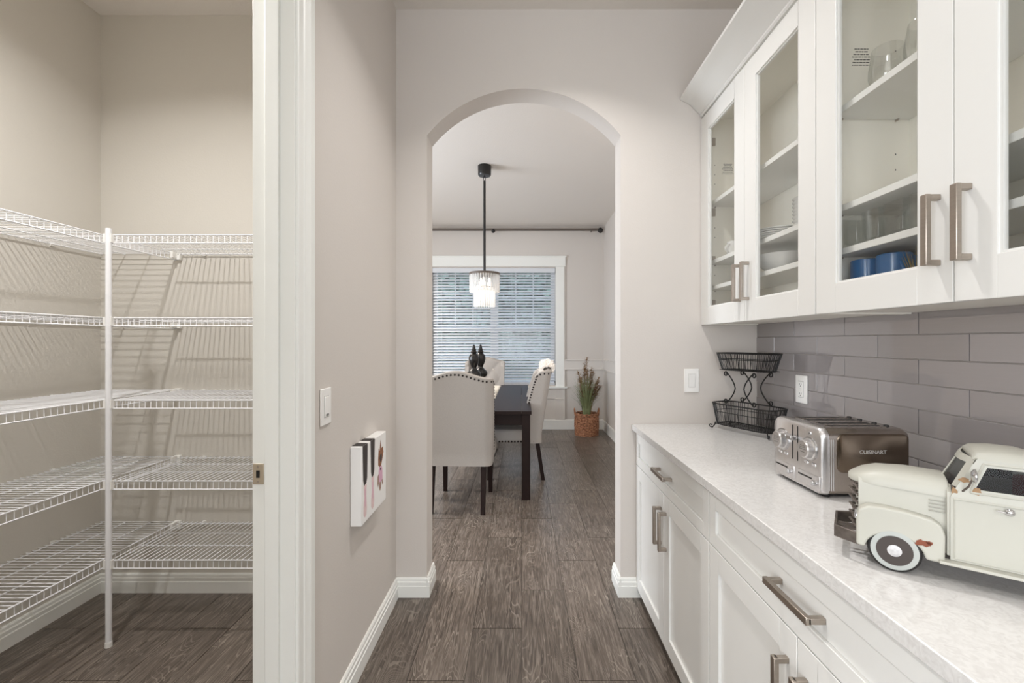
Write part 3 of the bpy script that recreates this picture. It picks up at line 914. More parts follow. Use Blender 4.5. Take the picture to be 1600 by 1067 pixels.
for k in range(34):
    a = rn.uniform(0, 2 * PI); s = rn.uniform(0.005, 0.042); h = rn.uniform(0.09, 0.152)
    m.tube([(0.006 * math.cos(a), 0.006 * math.sin(a), 0.02), (0.4 * s * math.cos(a), 0.4 * s * math.sin(a), h * 0.55), (s * math.cos(a), s * math.sin(a), h)], [0.002, 0.0022, 0.0004], 4)
stuff(m.build('blades', 'straw', dg, local=True))
MB().lathe([(0.0, 0.0), (0.018, 0.0), (0.014, 0.03), (0.010, 0.045), (0.0, 0.045)], 12).build('root_ball', 'straw', dg, local=True, smooth=True)
def goblet(loc, label):
    o = lathe_obj('tumbler_glass', [(0.0, 0.0), (0.026, 0.0), (0.033, 0.09), (0.031, 0.09), (0.024, 0.008), (0.0, 0.008)], 'drink_glass', loc, 22); tag(o, label, 'glass', 'round tumblers at the frame edge')
goblet((1.04, 0.865, S3), 'round clear tumbler on middle shelf at the right picture edge')
goblet((1.11, 0.90, S3), 'round clear tumbler behind the front one at the right picture edge')
mug((1.045, 0.872, S0), 0.045, 0.07, 'ceramic', 'white mug on the cabinet floor at the right picture edge', rz=R(110))

# ------------------------------------------------------------------ two tier wire basket
tb = empty('tiered_basket', (1.094, 2.135, CT), math.atan2(-0.907, 0.42))
tag(tb, 'black two tier wire basket stand with scroll supports on the counter', 'basket')
def superell(L, S, z, n=48, e=0.42):
    out = []
    for k in range(n):
        a = 2 * PI * k / n
        c, s = math.cos(a), math.sin(a)
        out.append((L * math.copysign(abs(c) ** e, c), S * math.copysign(abs(s) ** e, s), z))
    return out
def basket(nm, L0, S0_, z0, L1, S1_, z1, e, nw):
    m = MB()
    m.tube(superell(L1, S1_, z1, 48, e), 0.0034, 6, closed=True)
    m.tube(superell(L0 + (L1 - L0) * 0.62, S0_ + (S1_ - S0_) * 0.62, z0 + (z1 - z0) * 0.62, 48, e), 0.0018, 5, closed=True)
    m.tube(superell(L0, S0_, z0, 48, e), 0.0026, 6, closed=True)
    rim = m.build('rim', 'black_iron', tb, local=True, smooth=True)
    m = MB()
    a = superell(L0, S0_, z0, nw, e); b = superell(L1, S1_, z1, nw, e)
    for p, q in zip(a, b): m.tube([p, q], 0.0017, 4)
    y = -S0_ + 0.010
    while y < S0_:
        m.tube([(-L0 * 0.97, y, z0), (L0 * 0.97, y, z0)], 0.0012, 4); y += 0.014
    x = -L0 + 0.012
    while x < L0:
        m.tube([(x, -S0_ * 0.97, z0 - 0.001), (x, S0_ * 0.97, z0 - 0.001)], 0.0012, 4); x += 0.024
    stuff(m.build(nm, 'black_iron', tb, local=True))
basket('lower_wires', 0.150, 0.062, 0.024, 0.168, 0.078, 0.128, 0.42, 76)
basket('upper_wires', 0.128, 0.058, 0.298, 0.152, 0.076, 0.380, 0.60, 68)
def spiral(cx, cz, r, a0, a1, n=16, shrink=0.25):
    return [(cx + r * (1 - (1 - shrink) * t / n) * math.cos(a0 + (a1 - a0) * t / n), cz + r * (1 - (1 - shrink) * t / n) * math.sin(a0 + (a1 - a0) * t / n)) for t in range(n + 1)]
def scroll(x, y, s):
    """one C scroll standing at local (x,y), bulging towards the middle; s = direction out from the middle along x"""
    pts = []
    zc = 0.212
    H2 = 0.066
    up = spiral(0.052, H2, 0.012, R(90), R(-270), 14)
    body = [(0.052 * (abs(math.sin(t)) ** 1.6) , H2 * math.sin(t) + 0.012 * math.sin(t)) for t in [R(-84 + 168 * k / 18) for k in range(19)]]
    lo = [(u, -v) for u, v in up]
    seq = list(reversed(lo)) + body + up
    for u, v in seq: pts.append((x + s * u, y, zc + v))
    MB().tube(pts, 0.0030, 6).build('scroll', 'black_iron', tb, local=True, smooth=True)
for y in (-0.058, 0.058):
    scroll(0.024, y, 1); scroll(-0.024, y, -1)
for sx in (-1, 1):
    for sy in (-1, 1):
        x, y = sx * 0.142, sy * 0.056
        d = Vector((sx * 0.8, sy * 0.6))
        pts = [(x, y, 0.032), (x + d.x * 0.004, y + d.y * 0.004, 0.016), (x + d.x * 0.014, y + d.y * 0.014, 0.0035), (x + d.x * 0.024, y + d.y * 0.024, 0.004), (x + d.x * 0.029, y + d.y * 0.029, 0.012), (x + d.x * 0.025, y + d.y * 0.025, 0.019), (x + d.x * 0.018, y + d.y * 0.018, 0.018), (x + d.x * 0.018, y + d.y * 0.018, 0.012)]
        MB().tube(pts, 0.0026, 6).build('scroll_foot', 'black_iron', tb, local=True, smooth=True)

# ------------------------------------------------------------------ toaster
ts = empty('toaster', (0.958, 1.35, CT)); tag(ts, 'stainless steel four slot toaster on the counter beside the toy truck', 'toaster')
# local x: -0.13 control face ... +0.13 ; y: -0.12 (towards camera) ... +0.115 ; z up
X0, X1, Y0, Y1, ZB, ZT = -0.124, 0.130, -0.120, 0.110, 0.010, 0.194
def rrect(y0, y1, z0, z1, r, n=6):
    pts = []
    for (cy, cz, a0) in ((y1 - r, z1 - r, 0), (y0 + r, z1 - r, 90), (y0 + r * 0.4, z0 + r * 0.4, 180), (y1 - r * 0.4, z0 + r * 0.4, 270)):
        rr = r if a0 < 180 else r * 0.4
        for k in range(n + 1):
            a = R(a0 + 90 * k / n); pts.append((cy + rr * math.cos(a), cz + rr * math.sin(a)))
    return pts
def tring(x, g, r): return [(x, y, z) for y, z in rrect(Y0 + g, Y1 - g, ZB + g * 0.3, ZT - g, r)]
m = MB(); m.loft([tring(X0 + 0.02, 0.0, 0.026), tring(X0 + 0.024, 0.0, 0.026), tring(X1 - 0.02, 0.0, 0.026), tring(X1 - 0.006, 0.004, 0.026), tring(X1, 0.014, 0.024)])
m.build('housing', 'steel_side', ts, local=True, smooth=True, angle=50)
m = MB(); m.loft([tring(X0 + 0.021, 0.0022 * -1, 0.027), tring(X0 + 0.012, -0.002, 0.027), tring(X0 + 0.004, 0.001, 0.026), tring(X0, 0.005, 0.022)])
m.build('control_panel', 'steel', ts, local=True, smooth=True, angle=50)
# embossed side panels
for s, yy in ((-1, Y0), (1, Y1)):
    m = MB()
    def rr2(x0, x1, z0, z1, r, y):
        pts = []
        for (cx, cz, a0) in ((x1 - r, z1 - r, 0), (x0 + r, z1 - r, 90), (x0 + r, z0 + r, 180), (x1 - r, z0 + r, 270)):
            for k in range(6):
                a = R(a0 + 90 * k / 5); pts.append((cx + r * math.cos(a), y, cz + r * math.sin(a)))
        return pts
    m.loft([rr2(-0.080, 0.120, 0.072, 0.180, 0.018, yy - s * 0.002), rr2(-0.080, 0.120, 0.072, 0.180, 0.018, yy + s * 0.0005), rr2(-0.076, 0.116, 0.076, 0.176, 0.015, yy + s * 0.003)])
    m.build('side_panel', 'steel_panel_reflect', ts, local=True, smooth=True, angle=50)
# ribbed corner bands
for k in range(3):
    m = MB(); x = X0 + 0.0225 + k * 0.006
    m.tube([(x, Y0 - 0.0004, ZB + 0.012), (x, Y0 - 0.0004, ZT - 0.03)], 0.0020, 6)
    m.build('rib', 'steel', ts, local=True, smooth=True)
# slots on top
for y in (-0.078, -0.034, 0.022, 0.066):
    s = MB().box(-0.070, 0.078, y - 0.011, y + 0.011, ZT - 0.004, ZT + 0.0004).build('slot', 'dark', ts, local=True)
    MB().lathe([(0.0, 0.0), (0.007, 0.0), (0.006, 0.004), (0.0, 0.005)], 10, (0.092, y, ZT)).build('slot_stud', 'dark', ts, local=True, smooth=True)
    m = MB()
    for q in (-1, 1): m.box(-0.073, 0.081, y + q * 0.0125 - 0.0015, y + q * 0.0125 + 0.0015, ZT - 0.002, ZT + 0.0012)
    m.build('slot_lip', 'steel_side', ts, local=True)
# front: knobs, levers, buttons, trays
for y in (-0.073, 0.058):
    k = MB().lathe([(0.0, 0.002), (0.030, 0.002), (0.030, -0.004), (0.027, -0.006), (0.026, -0.020), (0.023, -0.023), (0.0, -0.023)], 32, (X0, y, 0.128), 'x').build('knob', 'steel', ts, local=True, smooth=True)
    MB().lathe([(0.0315, 0.001), (0.0345, 0.001), (0.0345, -0.0025), (0.0315, -0.0025)], 32, (X0, y, 0.128), 'x').build('bezel', 'chrome', k, local=True, smooth=True)
    m = MB()
    for j, (z, h) in enumerate(((0.138, 0.012), (0.133, 0.014), (0.128, 0.016), (0.120, 0.011))): m.box(X0 - 0.0236, X0 - 0.0228, y - h, y + h * 0.8, z - 0.0010, z + 0.0010)
    m.build('marking', 'print_grey', k, local=True)
for y in (-0.0165, 0.0085):
    MB().box(X0 - 0.0012, X0 + 0.002, y - 0.0016, y + 0.0016, 0.078, 0.182).build('lever_slot', 'dark', ts, local=True)
lv = MB(); lv.box(X0 - 0.026, X0 - 0.006, -0.022, 0.002, 0.140, 0.154); lv.box(X0 - 0.008, X0 + 0.004, -0.018, -0.014, 0.142, 0.152)
lv.build('lever', 'chrome', ts, local=True, bevel=0.003)
lv = MB(); lv.box(X0 - 0.026, X0 - 0.006, 0.004, 0.026, 0.140, 0.154); lv.box(X0 - 0.008, X0 + 0.004, 0.007, 0.011, 0.142, 0.152)
lv.build('lever', 'chrome', ts, local=True, bevel=0.003)
for y in (-0.092, -0.058, 0.040, 0.070):
    MB().box(X0 - 0.004, X0 + 0.002, y - 0.009, y + 0.009, 0.082, 0.092).build('button', 'chrome', ts, local=True, bevel=0.004)
MB().box(X0 - 0.003, X0 + 0.002, -0.080, -0.068, 0.168, 0.178).build('indicator', 'chrome', ts, local=True, bevel=0.003)
for yc in (-0.068, 0.048):
    t = MB().box(X0 - 0.003, X0 + 0.004, yc - 0.050, yc + 0.050, 0.018, 0.058).build('crumb_tray', 'steel', ts, local=True, bevel=0.003)
    MB().box(X0 - 0.0036, X0 - 0.0026, yc - 0.018, yc + 0.044, 0.043, 0.0475).build('tray_slit', 'dark', t, local=True)
    MB().lathe([(0.0, 0.0), (0.007, 0.0), (0.008, -0.008), (0.006, -0.012), (0.0, -0.012)], 14, (X0 - 0.003, yc - 0.034, 0.038), 'x').build('tray_knob', 'chrome', t, local=True, smooth=True)
MB().box(X0 + 0.012, X1 - 0.012, Y0 + 0.012, Y1 - 0.010, 0.006, 0.014).build('base', 'dark', ts, local=True)
for sx in (-0.095, 0.105):
    for sy in (-0.098, 0.09):
        MB().lathe([(0.0, 0.0), (0.010, 0.0), (0.010, 0.012), (0.0, 0.012)], 14, (sx, sy, 0.0)).build('foot', 'dark', ts, local=True)
def lettering(name, text, size, parent, loc, rot, material, depth=0.0006):
    cu = bpy.data.curves.new(name, 'FONT'); cu.body = text; cu.size = size; cu.extrude = depth; cu.align_x = 'CENTER'; cu.align_y = 'CENTER'
    t = bpy.data.objects.new(name, cu); COL.objects.link(t)
    dg_ = bpy.context.evaluated_depsgraph_get()
    me = bpy.data.meshes.new_from_object(t.evaluated_get(dg_))
    bpy.data.objects.remove(t)
    me.materials.clear(); me.materials.append(M[material])
    o = bpy.data.objects.new(name, me); COL.objects.link(o); o.parent = parent; o.location = loc; o.rotation_euler = rot
    return o
lettering('lettering', 'CUISINART', 0.0150, ts, (0.018, Y0 - 0.0035, 0.130), (R(90), 0, 0), 'worn_silver')

# ------------------------------------------------------------------ toy truck (local x forward, y to its left / towards the camera, z up; x=0 at the front axle)
tk = empty('toy_truck', (0.751, 0.896, CT), math.atan2(0.6, -0.8))
tag(tk, 'cream metal vintage pickup truck model with whitewall tyres on the counter', 'model truck')
def sect(x, hw, zb, zs, zt, n=8, ex=0.55):
    """body section: flat sides from zb to zs, crowned top up to zt"""
    pts = [(x, hw, zb), (x, hw, zs)]
    for k in range(1, n):
        a = PI * k / n
        c, s = math.cos(a), math.sin(a)
        pts.append((x, hw * math.copysign(abs(c) ** ex, c), zs + (zt - zs) * abs(s) ** 0.8))
    pts += [(x, -hw, zs), (x, -hw, zb)]
    return pts
m = MB()
m.loft([sect(-0.078, 0.052, 0.05, 0.152, 0.181), sect(-0.03, 0.051, 0.05, 0.153, 0.183), sect(0.015, 0.049, 0.05, 0.154, 0.181), sect(0.04, 0.047, 0.05, 0.154, 0.176), sect(0.054, 0.045, 0.05, 0.153, 0.168)])
m.build('engine_bay', 'cream_paint', tk, local=True, smooth=True, angle=60)
m = MB()   # hood lid: thin crowned shell overhanging the nose
def lid(x, hw, zs, zt):
    return sect(x, hw, zs - 0.003, zs, zt)
m.loft([lid(-0.076, 0.0545, 0.155, 0.184), lid(-0.02, 0.0535, 0.157, 0.1865), lid(0.025, 0.050, 0.157, 0.183), lid(0.048, 0.045, 0.157, 0.175), lid(0.064, 0.030, 0.156, 0.166), lid(0.071, 0.012, 0.157, 0.161)])
m.build('hood', 'cream_paint', tk, local=True, smooth=True, angle=60)
# grille
for k in range(6):
    z = 0.062 + k * 0.0165
    m = MB(); m.tube([(0.054, -0.044, z), (0.063, -0.030, z + 0.004), (0.060, -0.012, z - 0.002), (0.068, 0.0, z + 0.003), (0.060, 0.012, z - 0.002), (0.063, 0.030, z + 0.004), (0.054, 0.044, z)], 0.0026, 6)
    m.build('grille_bar', 'aged_metal', tk, local=True, smooth=True)
for s in (-1, 1):
    MB().lathe([(0.0, 0.0), (0.011, 0.0), (0.012, 0.003), (0.009, 0.005), (0.0, 0.006)], 18, (0.055, s * 0.058, 0.092), 'x').build('headlamp', 'chrome', tk, local=True, smooth=True)
# fenders with the wheel arch cut out of the side
def fender(s):
    yo, yi = s * 0.072, s * 0.044
    arch_ = [(0.044 * math.cos(a), 0.034 + 0.0365 * math.sin(a)) for a in [R(4 + 172 * k / 18) for k in range(19)]]   # front to rear
    topl = [(-0.070, 0.036), (-0.071, 0.085), (-0.066, 0.103), (-0.052, 0.112), (-0.02, 0.117), (0.015, 0.119), (0.04, 0.117), (0.054, 0.108), (0.058, 0.090), (0.058, 0.038), (0.048, 0.036)]
    outl = topl + arch_ + [(-0.050, 0.036)]
    m = MB(); m.prism(outl, 'y', yi, yo)
    o = m.build('fender', 'cream_paint', tk, local=True, bevel=0.009, seg=4)
    return o
for s in (1, -1): fender(s)
def rear_fender(s):
    yo, yi = s * 0.072, s * 0.058
    arch_ = [(-0.275 + 0.042 * math.cos(a), 0.036 + 0.042 * math.sin(a)) for a in [R(8 + 164 * k / 18) for k in range(19)]]
    outl = [(-0.335, 0.036), (-0.330, 0.07), (-0.31, 0.095), (-0.28, 0.104), (-0.25, 0.102), (-0.225, 0.088), (-0.213, 0.06), (-0.210, 0.036), (-0.225, 0.036)] + arch_ + [(-0.322, 0.036)]
    MB().prism(outl, 'y', yi, yo).build('fender', 'cream_paint', tk, local=True, bevel=0.006, seg=3)
for s in (1, -1): rear_fender(s)
# cab: side walls with a window hole, roof, pillars
ZS, ZW0, ZW1, ZR = 0.157, 0.176, 0.216, 0.230
def cab_side(s):
    yb, yt = s * 0.064, s * 0.054      # tumblehome
    def Y(z): return yb if z < ZS else yb + (yt - yb) * (z - ZS) / (ZR - ZS)
    def quad(p):
        t = s * 0.004
        n = len(p)
        vs = [(x, Y(z), z) for x, z in p] + [(x, Y(z) - t, z) for x, z in p]
        fs = [tuple(range(n)), tuple(range(2 * n - 1, n - 1, -1))] + [(i, (i + 1) % n, (i + 1) % n + n, i + n) for i in range(n)]
        return vs, fs
    m = MB()
    xa, xr = -0.078, -0.200
    m.add(*quad([(xa, 0.044), (xr, 0.044), (xr, ZS), (xa, ZS)]))
    m.add(*quad([(xa, ZS), (xr, ZS), (xr, ZW0), (-0.086, ZW0)]))
    m.add(*quad([(-0.086, ZW0), (-0.110, ZW0), (-0.126, ZW1), (-0.114, ZR)]))
    m.add(*quad([(-0.126, ZW1), (-0.178, ZW1), (xr, ZR), (-0.114, ZR)]))
    m.add(*quad([(-0.178, ZW0), (xr, ZW0), (xr, ZR), (-0.178, ZW1)]))
    o = m.build('cab_side', 'cream_paint', tk, local=True)
    # door outline frame, raised
    d = MB()
    for (x0, z0, x1, z1) in ((-0.104, ZW0 - 0.006, -0.122, ZW1 + 0.006), (-0.122, ZW1 + 0.006, -0.184, ZW1 + 0.006), (-0.184, ZW1 + 0.006, -0.184, ZW0 - 0.006), (-0.184, ZW0 - 0.006, -0.104, ZW0 - 0.006), (-0.082, ZS - 0.002, -0.198, ZS - 0.002)):
        d.tube([(x0, Y(z0), z0), (x1, Y(z1), z1)], 0.0022, 6)
    for (x0, z0, x1, z1) in ((-0.083, 0.048, -0.083, ZS), (-0.192, 0.048, -0.192, ZS), (-0.083, 0.048, -0.192, 0.048)):
        d.tube([(x0, Y(z0), z0), (x1, Y(z1), z1)], 0.0012, 5)
    d.build('door_moulding', 'cream_paint', o, local=True, smooth=True)
    h = MB(); h.tube([(-0.134, yb + s * 0.006, 0.147), (-0.145, yb + s * 0.007, 0.146)], [0.001, 0.0018], 8)
    h.lathe([(0.0, 0.0), (0.006, 0.0), (0.0065, 0.003), (0.004, 0.006), (0.0, 0.007)] if s > 0 else [(0.0, 0.0), (0.006, 0.0), (0.0065, -0.003), (0.004, -0.006), (0.0, -0.007)], 14, (-0.151, yb, 0.146), 'y')
    h.build('door_handle', 'chrome', o, local=True, smooth=True)
    g = MB(); vs, fs = [(-0.110, Y(ZW0) - s * 0.002, ZW0), (-0.178, Y(ZW0) - s * 0.002, ZW0), (-0.178, Y(ZW1) - s * 0.002, ZW1), (-0.126, Y(ZW1) - s * 0.002, ZW1)], [(0, 1, 2, 3)]
    g.add(vs, fs); g.add([(x, y - s * 0.001, z) for x, y, z in vs], [(3, 2, 1, 0)])
    g.build('side_window', 'truck_glass', o, local=True)
for s in (1, -1): cab_side(s)
m = MB()   # roof
def rf(x, hw, z0, z1):
    return [(x, hw, z0), (x, hw * 0.93, z0 + (z1 - z0) * 0.55), (x, hw * 0.72, z0 + (z1 - z0) * 0.9), (x, 0, z1), (x, -hw * 0.72, z0 + (z1 - z0) * 0.9), (x, -hw * 0.93, z0 + (z1 - z0) * 0.55), (x, -hw, z0)]
m.loft([rf(-0.108, 0.050, ZR - 0.002, ZR + 0.006), rf(-0.116, 0.0545, ZR - 0.002, ZR + 0.012), rf(-0.14, 0.055, ZR - 0.002, ZR + 0.0155), rf(-0.175, 0.055, ZR - 0.002, ZR + 0.0145), rf(-0.196, 0.0545, ZR - 0.002, ZR + 0.009), rf(-0.2015, 0.052, ZR - 0.002, ZR + 0.003)])
m.build('roof', 'cream_paint', tk, local=True, smooth=True, angle=60)
# windscreen: frame with curved corners, glass
wsB, wsT = [], []
for k in range(9):
    t = -1 + 2 * k / 8
    wsB.append((-0.066 - 0.018 * abs(t) ** 2.2, 0.063 * t, 0.166)); wsT.append((-0.098 - 0.014 * abs(t) ** 2.2, 0.053 * t, ZR))
def lerp(a, b, t): return tuple(a[i] + (b[i] - a[i]) * t for i in range(3))
m = MB()
lo = [lerp(b, t, 0.14) for b, t in zip(wsB, wsT)]; hi = [lerp(b, t, 0.84) for b, t in zip(wsB, wsT)]
th_ = lambda L_: [(x - 0.003, y, z) for x, y, z in L_]
for A, B in ((wsB, lo), (hi, wsT)):
    for k in range(8):
        m.add([A[k], A[k + 1], B[k + 1], B[k], (A[k][0] - 0.003,) + A[k][1:], (A[k + 1][0] - 0.003,) + A[k + 1][1:], (B[k + 1][0] - 0.003,) + B[k + 1][1:], (B[k][0] - 0.003,) + B[k][1:]],
              [(0, 1, 2, 3), (7, 6, 5, 4), (0, 4, 5, 1), (3, 2, 6, 7)])
for (k0, k1, f0, f1) in ((0, 1, 0, 0.9), (7, 8, 0.1, 1.0), (4, 4, 0, 0)):
    if k0 == k1:
        m.tube([lo[4], hi[4]], 0.0016, 6)
    else:
        a, b, c, d = lerp(lo[k0], lo[k1], f0), lerp(lo[k0], lo[k1], f1), lerp(hi[k0], hi[k1], f1), lerp(hi[k0], hi[k1], f0)
        q = [a, b, c, d]; q2 = [(x - 0.003, y, z) for x, y, z in q]
        m.add(q + q2, [(0, 1, 2, 3), (7, 6, 5, 4), (0, 4, 5, 1), (1, 5, 6, 2), (2, 6, 7, 3), (3, 7, 4, 0)])
m.build('windscreen_frame', 'cream_paint', tk, local=True)
m = MB()
for k in range(8):
    q = [lo[k], lo[k + 1], hi[k + 1], hi[k]]
    m.add([(x - 0.0015, y, z) for x, y, z in q], [(0, 1, 2, 3)])
m.build('windscreen', 'truck_glass', tk, local=True)
# cowl between hood and windscreen
m = MB(); m.loft([sect(-0.090, 0.0635, 0.05, 0.155, 0.172), sect(-0.074, 0.060, 0.05, 0.155, 0.176)]); m.build('cowl', 'cream_paint', tk, local=True, smooth=True)
# cab back, floor, interior
MB().box(-0.2015, -0.197, -0.063, 0.063, 0.044, ZW0 + 0.004).build('cab_back', 'cream_paint', tk, local=True)
m = MB(); m.box(-0.2005, -0.197, -0.055, -0.036, ZW0, ZR); m.box(-0.2005, -0.197, 0.036, 0.055, ZW0, ZR); m.box(-0.2005, -0.197, -0.04, 0.04, ZR - 0.010, ZR)
m.build('rear_window_frame', 'cream_paint', tk, local=True)
MB().box(-0.200, -0.076, -0.060, 0.060, 0.044, 0.050).build('cab_floor', 'rim_brown', tk, local=True)
m = MB(); m.box(-0.194, -0.140, -0.054, 0.054, 0.05, 0.105); m.box(-0.196, -0.176, -0.054, 0.054, 0.10, 0.190); m.build('seat', 'seat_red', tk, local=True, bevel=0.006)
sw = [(-0.112 + 0.006 * math.sin(a), 0.026 + 0.016 * math.cos(a), 0.186 + 0.015 * math.sin(a)) for a in [2 * PI * k / 20 for k in range(20)]]
MB().tube(sw, 0.0018, 6, closed=True).build('steering_wheel', 'seat_red', tk, local=True, smooth=True)
MB().box(-0.092, -0.080, -0.058, 0.058, 0.12, 0.176).build('dashboard', 'rim_brown', tk, local=True)
# running boards, chassis, bed
for s in (1, -1):
    MB().box(-0.224, -0.062, s * 0.060, s * 0.080, 0.038, 0.0435).build('running_board', 'cream_paint', tk, local=True, bevel=0.001)
MB().box(-0.355, 0.05, -0.034, 0.034, 0.034, 0.052).build('chassis', 'rim_brown', tk, local=True)
m = MB()
m.box(-0.355, -0.206, -0.060, 0.060, 0.052, 0.058)
for s in (1, -1): m.box(-0.355, -0.206, s * 0.056, s * 0.060, 0.052, 0.125); m.tube([(-0.355, s * 0.060, 0.125), (-0.206, s * 0.060, 0.125)], 0.0035, 8)
m.box(-0.210, -0.206, -0.06, 0.06, 0.052, 0.128); m.box(-0.357, -0.353, -0.06, 0.06, 0.052, 0.122)
m.build('cargo_bed', 'cream_paint', tk, local=True)
# hood side vents
for k in range(4):
    z = 0.124 + k * 0.0065
    MB().tube([(-0.050, 0.0525, z), (-0.072, 0.0535, z)], 0.0013, 5).build('side_vent', 'vent_line', tk, local=True)
# wheels
def wheel(x, s):
    e = MB().lathe([(0.014, -0.009), (0.037, -0.010), (0.0405, -0.006), (0.0410, 0.0), (0.0405, 0.006), (0.037, 0.009), (0.014, 0.008)], 40, (x, s * 0.062, 0.041), 'y').build('tyre', 'rubber', tk, local=True, smooth=True, angle=60)
    t = s
    MB().lathe([(0.0275, t * 0.0085), (0.0275, t * 0.0108), (0.0360, t * 0.0102), (0.0360, t * 0.0085)], 40, (x, s * 0.062, 0.041), 'y').build('whitewall', 'whitewall', e, local=True, smooth=True)
    MB().lathe([(0.0275, t * 0.0112), (0.022, t * 0.0100), (0.014, t * 0.0070), (0.0, t * 0.0070)], 36, (x, s * 0.062, 0.041), 'y').build('wheel_rim', 'rim_brown', e, local=True, smooth=True)
    MB().lathe([(0.0145, t * 0.0068), (0.0135, t * 0.0105), (0.008, t * 0.0120), (0.0, t * 0.0125)], 28, (x, s * 0.062, 0.041), 'y').build('hub_cap', 'worn_silver', e, local=True, smooth=True)
for x in (0.0, -0.275):
    for s in (1, -1): wheel(x, s)
# bumper: U shaped bar standing off the nose
m = MB()
def bar(p, q, z0, z1, t=0.005):
    a, b = Vector((p[0], p[1], 0)), Vector((q[0], q[1], 0)); d = (b - a).normalized(); n_ = Vector((-d.y, d.x, 0)) * t / 2
    c = [a + n_, b + n_, b - n_, a - n_]
    m.add([(v.x, v.y, z0) for v in c] + [(v.x, v.y, z1) for v in c], [(0, 3, 2, 1), (4, 5, 6, 7), (0, 1, 5, 4), (1, 2, 6, 5), (2, 3, 7, 6), (3, 0, 4, 7)])
bar((0.052, 0.068), (0.092, 0.046), 0.036, 0.060); bar((0.092, 0.048), (0.092, -0.048), 0.036, 0.060); bar((0.052, -0.068), (0.092, -0.046), 0.036, 0.060)
m.build('bumper', 'aged_metal', tk, local=True, bevel=0.001)
m = MB(); m.box(0.05, 0.092, -0.012, -0.006, 0.044, 0.050); m.box(0.05, 0.092, 0.006, 0.012, 0.044, 0.050); m.build('bumper_bracket', 'aged_metal', tk, local=True)
# mirror on the near door
m = MB(); m.tube([(-0.094, 0.062, 0.170), (-0.100, 0.072, 0.182), (-0.104, 0.076, 0.196)], 0.0016, 6); mo = m.build('mirror_arm', 'aged_metal', tk, local=True, smooth=True)
MB().lathe([(0.0, 0.006), (0.007, 0.0055), (0.012, 0.002), (0.0125, 0.0), (0.010, -0.001), (0.0, -0.001)], 22, (-0.108, 0.077, 0.203), 'x').build('mirror_head', 'chrome', mo, local=True, smooth=True)
# worn patches
def patch(name, cx, cz, rx, rz, y, material, seed):
    m = MB(); m.prism(blob(cx, cz, rx, rz, 16, 0.35, seed), 'y', y - 0.0006, y + 0.0004); m.build(name, material, tk, local=True)
patch('rust_patch', -0.040, 0.066, 0.011, 0.006, 0.0721, 'rust', 3)
patch('rust_patch', -0.049, 0.069, 0.005, 0.003, 0.0721, 'rust', 9)
patch('worn_patch', -0.083, 0.168, 0.004, 0.008, 0.0625, 'tan_wear', 4)
patch('worn_patch', -0.096, 0.190, 0.007, 0.004, 0.0605, 'tan_wear', 6)
patch('worn_patch', -0.112, 0.174, 0.007, 0.006, 0.0630, 'tan_wear', 8)

# ------------------------------------------------------------------ dining room: mouldings
m = MB(); BB = [(0.0, 0.0), (0.016, 0.0), (0.016, 0.135), (0.010, 0.150), (0.0, 0.152)]
m.prism([(Y_BACK - d, z) for d, z in BB], 'x', -3.3, X_DINING)
m.prism([(X_DINING - d, z) for d, z in BB], 'y', Y_END2, Y_BACK)
struct(m.build('baseboard_dining', 'trim'), 'tall white baseboard in the dining room', 'baseboard')
m = MB()
m.box(0.651, X_DINING, Y_BACK - 0.016, Y_BACK, 0.918, 1.075); m.box(-3.3, -1.52, Y_BACK - 0.016, Y_BACK, 0.918, 1.075)
m.box(X_DINING - 0.016, X_DINING, Y_END2, Y_BACK, 0.918, 1.075)
m.box(0.52, 0.66, Y_BACK - 0.016, Y_BACK, 0.15, 0.66); m.box(-1.5, -1.38, Y_BACK - 0.016, Y_BACK, 0.15, 0.66)
m.box(-1.38, 0.52, Y_BACK - 0.016, Y_BACK, 0.47, 0.63)
for x in (-0.43,): m.box(x - 0.06, x + 0.06, Y_BACK - 0.016, Y_BACK, 0.15, 0.47)
for y in (3.3, 4.6, 5.9): m.box(X_DINING - 0.016, X_DINING, y - 0.05, y + 0.05, 0.15, 0.918)
m.box(-3.3, X_DINING, Y_BACK - 0.003, Y_BACK, 0.10, 0.63); m.box(0.655, X_DINING, Y_BACK - 0.003, Y_BACK, 0.63, 0.93); m.box(X_DINING - 0.003, X_DINING, Y_END2, Y_BACK, 0.10, 0.93)
for z in (0.926, 1.067):
    m.box(0.655, X_DINING, Y_BACK - 0.030, Y_BACK - 0.0155, z - 0.009, z + 0.009); m.box(X_DINING - 0.030, X_DINING - 0.0155, Y_END2, Y_BACK, z - 0.009, z + 0.009)
m.box(0.650, 0.668, Y_BACK - 0.030, Y_BACK - 0.002, 0.16, 0.915); m.box(0.655, 0.668, Y_BACK - 0.026, Y_BACK, 1.077, 2.50)
m.box(0.525, 0.648, Y_BACK - 0.028, Y_BACK - 0.0155, 0.46, 0.475)
struct(m.build('trim_2', 'wainscot', bevel=0.002), 'painted board wainscot on the dining room walls', 'wainscot')

